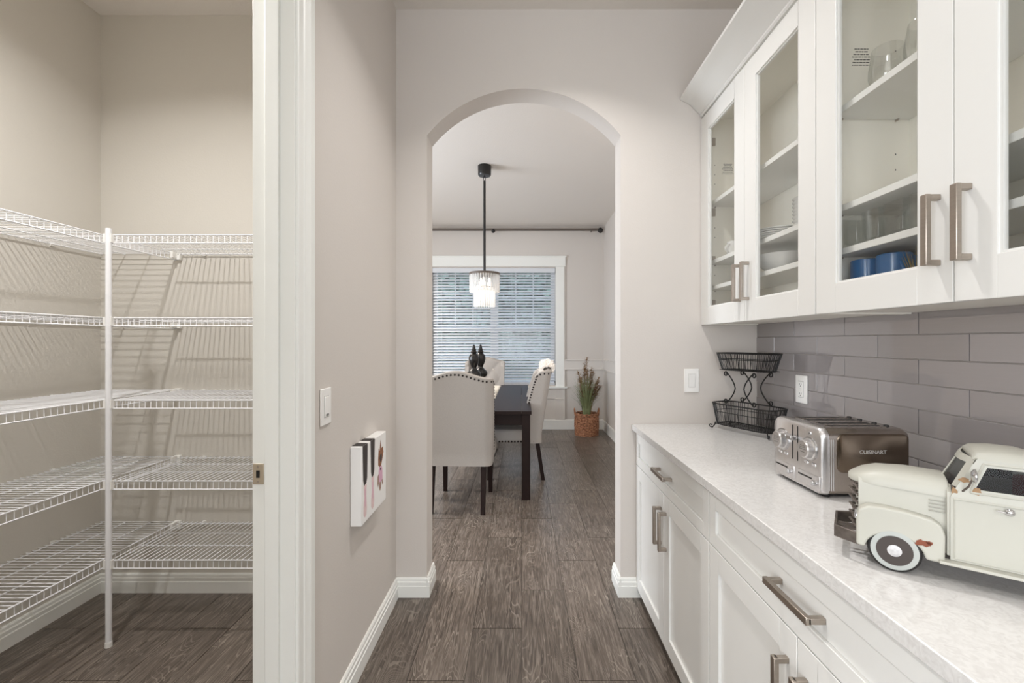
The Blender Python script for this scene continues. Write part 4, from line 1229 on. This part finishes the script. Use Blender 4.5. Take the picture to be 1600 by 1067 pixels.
# ------------------------------------------------------------------ window with blind
m = MB()
m.box(WX1 - 0.002, 0.651, Y_BACK - 0.018, Y_BACK, 0.66, 2.507); m.box(-1.515, WX0 + 0.002, Y_BACK - 0.018, Y_BACK, 0.66, 2.507)
m.box(-1.56, 0.675, Y_BACK - 0.026, Y_BACK, 2.507, 2.655); m.box(-1.575, 0.69, Y_BACK - 0.036, Y_BACK, 2.648, 2.668)
m.box(-1.56, 0.70, Y_BACK - 0.06, Y_BACK, 0.635, 0.660)
win = m.build('window_1', 'trim', loc=(-0.43, Y_BACK, 0.66), bevel=0.002)
struct(win, 'double hung dining room window in white casing', 'window')
YW = Y_BACK + 0.10
m = MB(); m.box(WX0, -1.313, YW - 0.03, YW + 0.03, WZ0, WZ1); m.box(0.454, WX1, YW - 0.03, YW + 0.03, WZ0, WZ1); m.box(-0.484, -0.365, YW - 0.03, YW + 0.03, WZ0, WZ1)
m.box(WX0, WX1, YW - 0.03, YW + 0.03, WZ0, WZ0 + 0.06); m.box(WX0, WX1, YW - 0.03, YW + 0.03, WZ1 - 0.05, WZ1)
m.build('window_frame', 'vinyl', win)
for (a, b) in ((-1.313, -0.484), (-0.365, 0.454)):
    s = MB().box(a, b, YW - 0.025, YW + 0.02, 1.535, 1.585).build('meeting_rail', 'vinyl', win)
    for k in (1, 2):
        x = a + (b - a) * k / 3
        MB().box(x - 0.010, x + 0.010, YW - 0.008, YW + 0.008, 1.585, WZ1 - 0.05).build('muntin', 'vinyl', win)
    z = (1.585 + WZ1 - 0.05) / 2
    MB().box(a, b, YW - 0.008, YW + 0.008, z - 0.010, z + 0.010).build('muntin', 'vinyl', win)
    MB().box(a, b, YW - 0.002, YW + 0.002, WZ0 + 0.06, 1.535).build('glass_pane', 'pane', win)
    MB().box(a, b, YW - 0.002, YW + 0.002, 1.585, WZ1 - 0.05).build('glass_pane', 'pane', win)
bl = empty('window_blind', (-0.43, Y_BACK + 0.035, WZ0)); tag(bl, 'white slatted blind hanging in the dining room window', 'blind')
MB().box(-0.948, 0.948, -0.034, 0.022, 1.735, 1.805).build('valance', 'slat', bl, local=True, bevel=0.004)
sl = MB(); L_ = 0.94; sw_ = 0.025; ns = 8
tilt = R(36)
top_ = []; bot_ = []
for k in range(7):
    u = -1 + 2 * k / 6
    y = u * sw_ * math.cos(tilt); z = u * sw_ * math.sin(tilt) + 0.003 * (1 - u * u)
    top_.append((y, z + 0.0012)); bot_.append((y, z - 0.0012))
sl.prism(top_ + bot_[::-1], 'x', -L_, L_)
slm = sl.mesh('slat'); slm.materials.append(M['slat'])
nsl = 39; z0s, z1s = 0.045, 1.712
for k in range(nsl): place('slat', slm, bl, (0, 0, z0s + (z1s - z0s) * k / (nsl - 1)))
MB().box(-0.945, 0.945, -0.026, 0.026, 0.004, 0.024).build('bottom_rail', 'slat', bl, local=True, bevel=0.003)
for x in (-0.80, -0.28, 0.28, 0.80):
    MB().box(x - 0.0015, x + 0.0015, -0.029, -0.027, 0.01, 1.74).build('ladder_cord', 'slat', bl, local=True)
# the side window lets daylight in from the left; plain casing
m = MB(); m.box(-3.3, -3.28, 2.5, 2.6, 0.6, 2.7); m.box(-3.3, -3.28, 4.4, 4.5, 0.6, 2.7); m.box(-3.3, -3.28, 2.5, 4.5, 2.6, 2.7); m.box(-3.3, -3.26, 2.5, 4.5, 0.6, 0.7)
struct(m.build('window_2', 'trim'), 'white casing of the side window in the dining room', 'window')

# ------------------------------------------------------------------ curtain rod
cr_ = empty('curtain_rod', (-0.43, 6.72, 3.05)); tag(cr_, 'dark bronze curtain rod with ball ends close under the ceiling', 'curtain rod')
MB().tube([(-1.6, 0, 0.004), (1.6, 0, 0.004)], 0.020, 12).build('rod', 'bronze', cr_, local=True, smooth=True)
for x in (-1.63, 1.63):
    MB().lathe([(0.0, -0.042), (0.02, -0.038), (0.038, -0.018), (0.042, 0.0), (0.038, 0.018), (0.02, 0.036), (0.0, 0.042)], 18, (x, 0, -0.006), 'x').build('ball_end', 'black_gloss', cr_, local=True, smooth=True)
for x in (-1.52, 0.0, 1.50):
    b = MB().tube([(x, 0.0, -0.008), (x, 0.088, -0.008)], 0.009, 8).build('bracket', 'bronze', cr_, local=True, smooth=True)
MB().lathe([(0.0, -0.030), (0.018, -0.026), (0.030, -0.012), (0.032, 0.0), (0.028, 0.014), (0.016, 0.026), (0.0, 0.03)], 16, (0.0, -0.01, -0.018), 'x').build('centre_ball', 'black_gloss', cr_, local=True, smooth=True)

# ------------------------------------------------------------------ dining table
tb_ = empty('dining_table', (-0.42, 4.875, 0)); tag(tb_, 'long dark brown wooden dining table with square legs', 'table')
HX, HY = 0.505, 1.125
m = MB(); m.box(-HX + 0.085, HX - 0.085, -HY + 0.10, HY - 0.10, 0.733, 0.760)
m.build('table_top', 'wood_dark', tb_, local=True, bevel=0.001)
for (a, b, c, d) in ((-HX, -HX + 0.0835, -HY, HY), (HX - 0.0835, HX, -HY, HY), (-HX + 0.0845, HX - 0.0845, -HY, -HY + 0.0985), (-HX + 0.0845, HX - 0.0845, HY - 0.0985, HY)):
    MB().box(a, b, c, d, 0.730, 0.760).build('border_board', 'wood_dark', tb_, local=True, bevel=0.002)
m = MB(); m.box(-HX + 0.06, HX - 0.06, -HY + 0.04, -HY + 0.065, 0.635, 0.730); m.box(-HX + 0.06, HX - 0.06, HY - 0.065, HY - 0.04, 0.635, 0.730); m.box(-HX + 0.04, -HX + 0.065, -HY + 0.06, HY - 0.06, 0.635, 0.730); m.box(HX - 0.065, HX - 0.04, -HY + 0.06, HY - 0.06, 0.635, 0.730)
m.build('apron', 'wood_dark', tb_, local=True)
for sx in (-1, 1):
    for sy in (-1, 1):
        MB().box(sx * (HX - 0.012) - (0.07 if sx > 0 else 0), sx * (HX - 0.012) + (0.07 if sx < 0 else 0), sy * (HY - 0.012) - (0.07 if sy > 0 else 0), sy * (HY - 0.012) + (0.07 if sy < 0 else 0), 0, 0.730).build('leg', 'wood_dark', tb_, local=True, bevel=0.003)
# runner
m = MB(); rn = random.Random(2); n = 60; A = []; B = []
for k in range(n + 1):
    y = 4.48 + (5.9 - 4.48) * k / n
    A.append((-0.56 + 0.012 * math.sin(k * 1.3), y)); B.append((-0.285 + 0.014 * math.sin(k * 1.7 + 1), y))
m.prism([p for p in A] + [p for p in B[::-1]], 'z', 0.7604, 0.7644)
rc = m.build('table_runner', 'runner_cloth'); tag(rc, 'cream table runner with wavy edges along the dining table', 'table runner')
# urns
def urn(x, y, label):
    e = empty('urn', (x, y, 0.7646)); tag(e, label, 'urn', 'black urns on the dining table')
    MB().lathe([(0.0, 0.0), (0.070, 0.0), (0.072, 0.015), (0.058, 0.04), (0.036, 0.07), (0.040, 0.10), (0.052, 0.12), (0.040, 0.14), (0.046, 0.165), (0.074, 0.19), (0.082, 0.215), (0.076, 0.24), (0.05, 0.265), (0.034, 0.28), (0.0, 0.28)], 28).build('pedestal', 'black_gloss', e, local=True, smooth=True)
    MB().lathe([(0.0, 0.28), (0.034, 0.28), (0.028, 0.295), (0.036, 0.315), (0.052, 0.35), (0.059, 0.39), (0.056, 0.42), (0.038, 0.445), (0.027, 0.455), (0.032, 0.462), (0.0, 0.462)], 28).build('body', 'black_gloss', e, local=True, smooth=True)
    MB().lathe([(0.0, 0.462), (0.034, 0.462), (0.036, 0.470), (0.025, 0.485), (0.027, 0.497), (0.018, 0.512), (0.019, 0.522), (0.012, 0.54), (0.010, 0.55), (0.0, 0.555)], 22).build('lid', 'black_gloss', e, local=True, smooth=True)
urn(-0.535, 4.95, 'black lidded urn on the table, left and nearer of the pair')
urn(-0.480, 5.16, 'black lidded urn on the table, right and farther of the pair')

# ------------------------------------------------------------------ wing chairs
def make_chair(loc, rz, label, tuft=True):
    e = empty('dining_chair', loc, rz); tag(e, label, 'chair', 'upholstered wing dining chairs')
    HWc, RB, WD, T = 0.285, 0.055, 0.155, 0.055
    yb = -0.27
    # U path of the outer shell in plan: (x, y, kind) with inward normals
    path = []
    for k in range(9):
        t = k / 8; path.append((-HWc, yb + WD - (WD - RB) * t, 1, 0, 1 - t))
    for k in range(1, 6):
        a = R(180 + 90 * k / 6); path.append((-HWc + RB + RB * math.cos(a), yb + RB + RB * math.sin(a), -math.cos(a), -math.sin(a), 0))
    N_ = 30
    for k in range(N_ + 1):
        x = -HWc + RB + 2 * (HWc - RB) * k / N_; path.append((x, yb, 0, 1, 0))
    for k in range(1, 6):
        a = R(270 + 90 * k / 6); path.append((HWc - RB + RB * math.cos(a), yb + RB + RB * math.sin(a), -math.cos(a), -math.sin(a), 0))
    for k in range(9):
        t = k / 8; path.append((HWc, yb + RB + (WD - RB) * t, -1, 0, t))
    ZB_, nv = 0.37, 26
    def ztop(x, wing):
        u = x / HWc
        z = 1.062 + 0.055 * (math.cos(PI * min(1, abs(u) * 1.05)) * 0.5 + 0.5)
        return z - 0.05 * wing ** 2.5
    def lean(z): return -0.155 * max(0, z - 0.45)
    outer = []; inner = []
    for (x, y, nx, ny, wg) in path:
        zt = ztop(x, wg); co = []; ci = []
        for j in range(nv + 1):
            v = j / nv; z = ZB_ + (zt - ZB_) * v
            wy = lean(z)
            xs = 1 - 0.05 * max(0, 1 - v) if True else 1
            fwd = (0.03 * math.sin(PI * v) + 0.02 * (1 - v)) * wg
            co.append((x * xs, y + wy + fwd, z))
            t = T
            if tuft and wg == 0 and v > 0.2:
                p = x / 0.115 + z / 0.135; q = x / 0.115 - z / 0.135
                t += 0.022 * (abs(math.sin(PI * p / 2)) * abs(math.sin(PI * q / 2))) ** 0.45
            zz = z - 0.012 * (v > 0.97)
            ci.append((x * xs + nx * t, y + wy + ny * t + fwd, zz))
        outer.append(co); inner.append(ci)
    m = MB(); n = len(path); W_ = nv + 1
    vs = [p for c in outer for p in c] + [p for c in inner for p in c]; O = n * W_
    # rolled top: mid ring lifted a little
    Tp = len(vs)
    vs += [tuple((outer[i][nv][k] + inner[i][nv][k]) / 2 + (0.016 if k == 2 else 0) for k in range(3)) for i in range(n)]
    fs = []
    for i in range(n - 1):
        for j in range(nv):
            fs.append((i * W_ + j, (i + 1) * W_ + j, (i + 1) * W_ + j + 1, i * W_ + j + 1))
            fs.append((O + i * W_ + j + 1, O + (i + 1) * W_ + j + 1, O + (i + 1) * W_ + j, O + i * W_ + j))
        a, b = i * W_ + nv, (i + 1) * W_ + nv
        fs.append((a, b, Tp + i + 1, Tp + i)); fs.append((Tp + i, Tp + i + 1, O + b, O + a))
        fs.append((O + i * W_, O + (i + 1) * W_, (i + 1) * W_, i * W_))
    for i in (0, n - 1):
        for j in range(nv): fs.append((i * W_ + j, i * W_ + j + 1, O + i * W_ + j + 1, O + i * W_ + j))
        fs.append((i * W_ + nv, Tp + i, O + i * W_ + nv))
    m.add(vs, fs)
    back = m.build('backrest', 'linen', e, local=True, smooth=True, angle=70)
    # nail heads: along the top of the rear face and down both wing edges
    m = MB()
    def nail(p, d):
        d = Vector(d).normalized(); u = d.orthogonal().normalized(); w2 = d.cross(u); p = Vector(p); r = 0.0092
        ring = [p + (u * math.cos(2 * PI * k / 6) + w2 * math.sin(2 * PI * k / 6)) * r for k in range(6)]
        m.add(ring + [p + d * 0.006], [(k, (k + 1) % 6, 6) for k in range(6)])
    acc = 0; prev = None
    for i, (x, y, nx, ny, wg) in enumerate(path):
        if wg > 0.8: continue
        j = nv; P = Vector(outer[i][nv]); Q = Vector(outer[i][nv - 1]); d = (Q - P).normalized(); pos = P + d * 0.02
        if prev is not None: acc += (pos - prev).length
        if prev is None or acc >= 0.029: nail(pos, (-nx, -ny, 0)); acc = 0
        prev = pos
    for i, s in ((0, -1), (n - 1, 1)):
        prev = None
        for j in range(4, nv + 1):
            P = Vector(outer[i][j]); pos = P + Vector((0, -0.018, 0))
            if prev is not None:
                L0 = (pos - prev).length; kk = 1
            nail(pos, (s, 0, 0)); prev = pos
            if j < nv:
                P2 = Vector(outer[i][j + 1]) + Vector((0, -0.018, 0)); nail((pos + P2) / 2 if (P2 - pos).length > 0.04 else pos, (s, 0, 0))
    stuff(m.build('nailhead_trim', 'nail', back, local=True))
    # seat
    s_ = MB(); s_.box(-0.265, 0.265, -0.235, 0.28, 0.37, 0.50)
    so = s_.build('seat', 'linen', e, local=True, bevel=0.035, seg=4)
    m = MB()
    for k in range(15):
        nail((-0.2665, -0.19 + k * 0.03, 0.388), (-1, 0, 0)); nail((0.2665, -0.19 + k * 0.03, 0.388), (1, 0, 0))
    for k in range(15): nail((-0.22 + k * 0.0314, 0.2815, 0.388), (0, 1, 0))
    stuff(m.build('nailhead_trim', 'nail', so, local=True))
    for sx in (-1, 1):
        for (y0, y1, r0, r1) in ((-0.225, -0.285, 0.021, 0.017), (0.235, 0.245, 0.022, 0.016)):
            def rg(x, y, r, z): return [(x - r, y - r, z), (x + r, y - r, z), (x + r, y + r, z), (x - r, y + r, z)]
            MB().loft([rg(sx * 0.205, y1, r1, 0.0), rg(sx * 0.205, y0, r0, 0.39)]).build('leg', 'wood_dark', e, local=True, bevel=0.002)
    if tuft:
        m = MB()
        for j in range(3, 8):
            for i in range(-2, 3):
                z = 0.135 * j; x = 0.115 * 2 * i / 2 * 1.0 + (0.115 if j % 2 else 0) * 1.0
                if abs(x) > 0.18 or z < 0.55 or z > 1.02: continue
                m.lathe([(0.0, 0.008), (0.008, 0.006), (0.011, 0.0), (0.0, -0.002)], 10, (x, yb + T + lean(z) + 0.002, z), 'y')
        stuff(m.build('tuft_button', 'linen_light', back, local=True))
    return e
make_chair((-0.495, 3.745, 0), R(-2.5), 'beige wing chair at the near end of the table with its back to the camera')
make_chair((-0.075, 4.52, 0), R(90), 'beige wing chair on the right side of the table under a fluffy throw')
make_chair((-0.53, 6.16, 0), R(180), 'beige tufted wing chair at the far table end in front of the window')
# sheepskin throw over the right hand chair
m = MB(); rn = random.Random(11)
rings = []
nx_, ny_ = 26, 16
for i in range(nx_ + 1):
    row = []
    u = i / nx_
    # path over the top of the backrest (chair faces -x: inner side at smaller x)
    for j in range(ny_ + 1):
        y = 4.33 + 0.38 * j / ny_
        lx = abs(y - 4.52) / 0.285
        zt = 1.082 + 0.055 * (math.cos(PI * min(1, lx * 1.05)) * 0.5 + 0.5)
        if u < 0.45:
            t = u / 0.45; x = 0.222 - 0.040 * (1 - t) - 0.010; z = zt - 0.24 + 0.235 * t
        elif u < 0.75:
            a = PI * (u - 0.45) / 0.30; x = 0.258 - 0.046 * math.cos(a); z = zt - 0.005 + 0.014 * math.sin(a)
        else:
            t = (u - 0.75) / 0.25; x = 0.304 - 0.008 * t; z = zt - 0.005 - 0.05 * t
        row.append((x + rn.uniform(-0.006, 0.006), y + rn.uniform(-0.008, 0.008), z + rn.uniform(-0.004, 0.010)))
    rings.append(row)
vs = [p for r in rings for p in r]; W_ = ny_ + 1
fs = [(i * W_ + j, i * W_ + j + 1, (i + 1) * W_ + j + 1, (i + 1) * W_ + j) for i in range(nx_) for j in range(ny_)]
m.add(vs, fs)
# tufts of fur
for k in range(2600):
    i = rn.randrange(nx_); j = rn.randrange(ny_)
    p = Vector(rings[i][j]) + Vector((rn.uniform(-0.01, 0.01), rn.uniform(-0.012, 0.012), 0))
    du = Vector(rings[i + 1][j]) - Vector(rings[i][j]); dv = Vector(rings[i][j + 1]) - Vector(rings[i][j])
    nrm = dv.cross(du)
    if nrm.length < 1e-6: continue
    nrm.normalize(); nrm = nrm if nrm.z > -0.4 or True else -nrm
    c_0 = Vector((0.262, p.y, 1.0)); out_ = (p - c_0).normalized()
    tip = p + out_ * rn.uniform(0.012, 0.03) + Vector((rn.uniform(-0.012, 0.012), rn.uniform(-0.012, 0.012), -0.004))
    sd = out_.orthogonal().normalized() * 0.0035
    m.add([p - sd, p + sd, tip], [(0, 1, 2)])
th_o = m.build('fur_throw', 'fur', smooth=False)
tag(th_o, 'fluffy white throw draped over the back of the right chair', 'throw')
so_ = th_o.modifiers.new('solid', 'SOLIDIFY'); so_.thickness = 0.004

# ------------------------------------------------------------------ pendant lamp
pd = empty('pendant_lamp', (-0.373, 4.44, CEIL)); tag(pd, 'two tier crystal pendant lamp on a black rod over the dining table', 'lamp')
MB().lathe([(0.0, -0.10), (0.060, -0.10), (0.066, -0.09), (0.068, -0.004), (0.066, 0.0), (0.0, 0.0)], 28).build('canopy', 'black_gloss', pd, local=True, smooth=True)
m = MB()
lk = [(0.010 * math.cos(a), 0, -0.128 + 0.026 * math.sin(a)) for a in [2 * PI * k / 16 for k in range(16)]]
m.tube(lk, 0.003, 6, closed=True)
m.tube([(0, 0, -0.098), (0, 0, -0.106)], 0.006, 8)
m.build('chain_link', 'black_iron', pd, local=True, smooth=True)
MB().tube([(0, 0, -0.15), (0, 0, -1.075)], 0.0125, 12).build('rod', 'black_gloss', pd, local=True, smooth=True)
ZT_ = -1.075
MB().lathe([(0.0, 0.0), (0.152, 0.0), (0.155, -0.004), (0.155, -0.020), (0.150, -0.022), (0.0, -0.010)], 36, (0, 0, ZT_)).build('top_plate', 'bronze', pd, local=True, smooth=True)
def tier(r, n, z0, z1, nm):
    m = MB()
    for k in range(n):
        a = 2 * PI * (k + 0.5) / n; ca, sa = math.cos(a), math.sin(a); hw = PI * r / n * 0.62; d = 0.007
        def pt(u, v): return (r * ca + u * -sa + v * ca, r * sa + u * ca + v * sa)
        c = [pt(-hw, -d), pt(hw, -d), pt(hw * 0.5, d), pt(-hw * 0.5, d)]
        zb = z1 + 0.0
        tp = [(x, y, z0) for x, y in c]; bt = [(x, y, zb) for x, y in c]; tip = [(x * 0.97, y * 0.97, zb - 0.014) for x, y in [pt(0, 0)]]
        m.add(tp + bt + tip, [(0, 1, 2, 3), (0, 4, 5, 1), (1, 5, 6, 2), (2, 6, 7, 3), (3, 7, 4, 0), (4, 8, 5), (5, 8, 6), (6, 8, 7), (7, 8, 4)])
    stuff(m.build(nm, 'crystal', pd, local=True))
tier(0.146, 34, ZT_ - 0.020, ZT_ - 0.190, 'upper_crystals')
tier(0.102, 24, ZT_ - 0.150, ZT_ - 0.335, 'lower_crystals')
MB().lathe([(0.098, -0.14), (0.106, -0.14), (0.106, -0.152), (0.098, -0.152), (0.098, -0.14)], 30, (0, 0, ZT_)).build('inner_ring', 'chrome', pd, local=True)
for k in range(3):
    a = 2 * PI * k / 3 + 0.4; x, y = 0.05 * math.cos(a), 0.05 * math.sin(a)
    MB().lathe([(0.0, -0.15), (0.012, -0.145), (0.020, -0.125), (0.018, -0.10), (0.009, -0.08), (0.009, -0.05), (0.0, -0.05)], 14, (x, y, ZT_)).build('bulb', 'bulb_glow', pd, local=True, smooth=True)
pl_ = bpy.data.lights.new('pendant_bulb', 'POINT'); pl_.energy = 0.9; pl_.color = (1, 0.9, 0.76); pl_.shadow_soft_size = 0.05
plo = bpy.data.objects.new('pendant_bulb', pl_); COL.objects.link(plo); plo.location = (-0.373, 4.44, CEIL + ZT_ - 0.22)

# ------------------------------------------------------------------ potted grass
pg = empty('potted_grass', (0.945, 6.42, 0)); tag(pg, 'tall ornamental grass with brown plumes in a woven basket in the corner', 'plant')
bk = MB(); 
prof = []
for k in range(15):
    z = 0.005 + 0.30 * k / 14; r = 0.160 + 0.008 * math.sin(PI * k / 14)
    bk.tube([(r * math.cos(a), r * math.sin(a), z + 0.004 * math.sin(a * 14 + k * PI)) for a in [2 * PI * q / 56 for q in range(56)]], 0.0125, 6, closed=True)
bko = bk.build('basket', 'wicker', pg, local=True, smooth=True)
MB().lathe([(0.0, 0.0), (0.150, 0.0), (0.152, 0.27), (0.0, 0.27)], 28).build('soil', 'soil', pg, local=True)
for s in (-1, 1):
    pts = [(s * (0.165 + 0.012 * math.sin(a)), 0.05 * math.cos(a), 0.28 + 0.10 * math.sin(a)) for a in [PI * k / 12 for k in range(13)]]
    MB().tube(pts, 0.009, 6).build('basket_handle', 'wicker', bko, local=True, smooth=True)
rn = random.Random(21); m = MB()
for k in range(260):
    a = rn.uniform(0, 2 * PI); r0 = rn.uniform(0, 0.06); h = rn.uniform(0.30, 0.66); sp = min(0.21, rn.uniform(0.03, 0.25))
    ca, sa = math.cos(a), math.sin(a); wv = 0.0065
    P = []
    for t in (0, 0.35, 0.7, 1.0):
        rr = r0 + sp * t * t; z = 0.27 + h * (t - 0.18 * t * t * (sp / 0.2)); wd = wv * (1 - t * 0.85)
        P.append(((rr * ca + wd * -sa, rr * sa + wd * ca, z), (rr * ca - wd * -sa, rr * sa - wd * ca, z)))
    vs = [q for p in P for q in p]; m.add(vs, [(2 * i, 2 * i + 1, 2 * i + 3, 2 * i + 2) for i in range(3)])
stuff(m.build('grass_blades', 'grass_blade', pg, local=True))
for (x, y, h, dx) in ((-0.03, -0.02, 0.86, 0.03), (-0.07, 0.03, 0.64, -0.05), (0.0, -0.05, 0.68, 0.0), (0.05, 0.0, 0.66, 0.05), (0.08, -0.04, 0.56, 0.09), (0.11, 0.02, 0.44, 0.10), (-0.02, 0.03, 0.76, -0.01), (0.03, -0.05, 0.72, 0.04), (-0.06, -0.04, 0.56, -0.03), (0.10, -0.03, 0.50, 0.07)):
    m = MB(); x0, y0 = x * 0.4, y * 0.4
    m.tube([(x0, y0, 0.27), (x, y, 0.27 + h * 0.6), (x + dx, y, 0.27 + h)], 0.0025, 5)
    for q in range(170):
        t = rn.uniform(0.5, 1.0); bx = x + dx * (t - 0.6) / 0.4; bz = 0.27 + h * t
        a = rn.uniform(0, 2 * PI); l = rn.uniform(0.04, 0.085) * (1.3 - (t - 0.6)); d = Vector((math.cos(a) * l, math.sin(a) * l, rn.uniform(-0.02, 0.035)))
        sd = Vector((-math.sin(a), math.cos(a), 0)) * 0.008; p = Vector((bx, y, bz))
        m.add([p - sd, p + sd, p + d], [(0, 1, 2)])
    m.build('plume', 'plume', pg, local=True)

# ------------------------------------------------------------------ outside the window
struct(MB().box(-30, 30, 7.0, 60, -0.4, -0.3).build('ground', 'lawn'), 'lawn outside the dining room window', 'ground')
def bush(x, y, r, h, label, seed):
    e = empty('bush', (x, y, -0.3)); tag(e, label, 'bush', 'garden bushes outside the window')
    rn = random.Random(seed); m = MB()
    for k in range(5200):
        u = rn.uniform(-1, 1); a = rn.uniform(0, 2 * PI); s = math.sqrt(1 - u * u); rr = rn.uniform(0.55, 1.0)
        p = Vector((r * rr * s * math.cos(a), r * rr * s * math.sin(a), h / 2 + h / 2 * rr * u))
        d = Vector((rn.gauss(0, 1), rn.gauss(0, 1), rn.gauss(0, 1))).normalized() * 0.09 * max(1.0, r); q = d.orthogonal().normalized() * 0.055 * max(1.0, r)
        m.add([p - d, p + q, p + d, p - q], [(0, 1, 2, 3)])
    stuff(m.build('leaves', 'leaf', e, local=True))
    m = MB()
    for k in range(5):
        a = 2 * PI * k / 5; m.tube([(0, 0, 0.0), (0.3 * r * math.cos(a), 0.3 * r * math.sin(a), h * 0.5)], [0.03, 0.012], 6)
    m.build('stems', 'straw', e, local=True)
for i, (x, y, r, h, lb) in enumerate(((-2.5, 9.4, 0.85, 1.9, 'green bush outside the window, leftmost'), (-0.75, 9.8, 0.85, 2.1, 'green bush outside the left sash of the window'), (1.0, 9.6, 0.85, 1.9, 'green bush outside the right sash of the window'), (-2.4, 14.5, 1.7, 4.5, 'tall bush far outside behind the left sash'), (1.5, 14.5, 1.7, 4.7, 'tall bush far outside behind the right sash'), (-0.45, 18.6, 2.0, 5.4, 'farthest bush outside, between the two tall bushes'))):
    bush(x, y, r, h, lb, 30 + i)
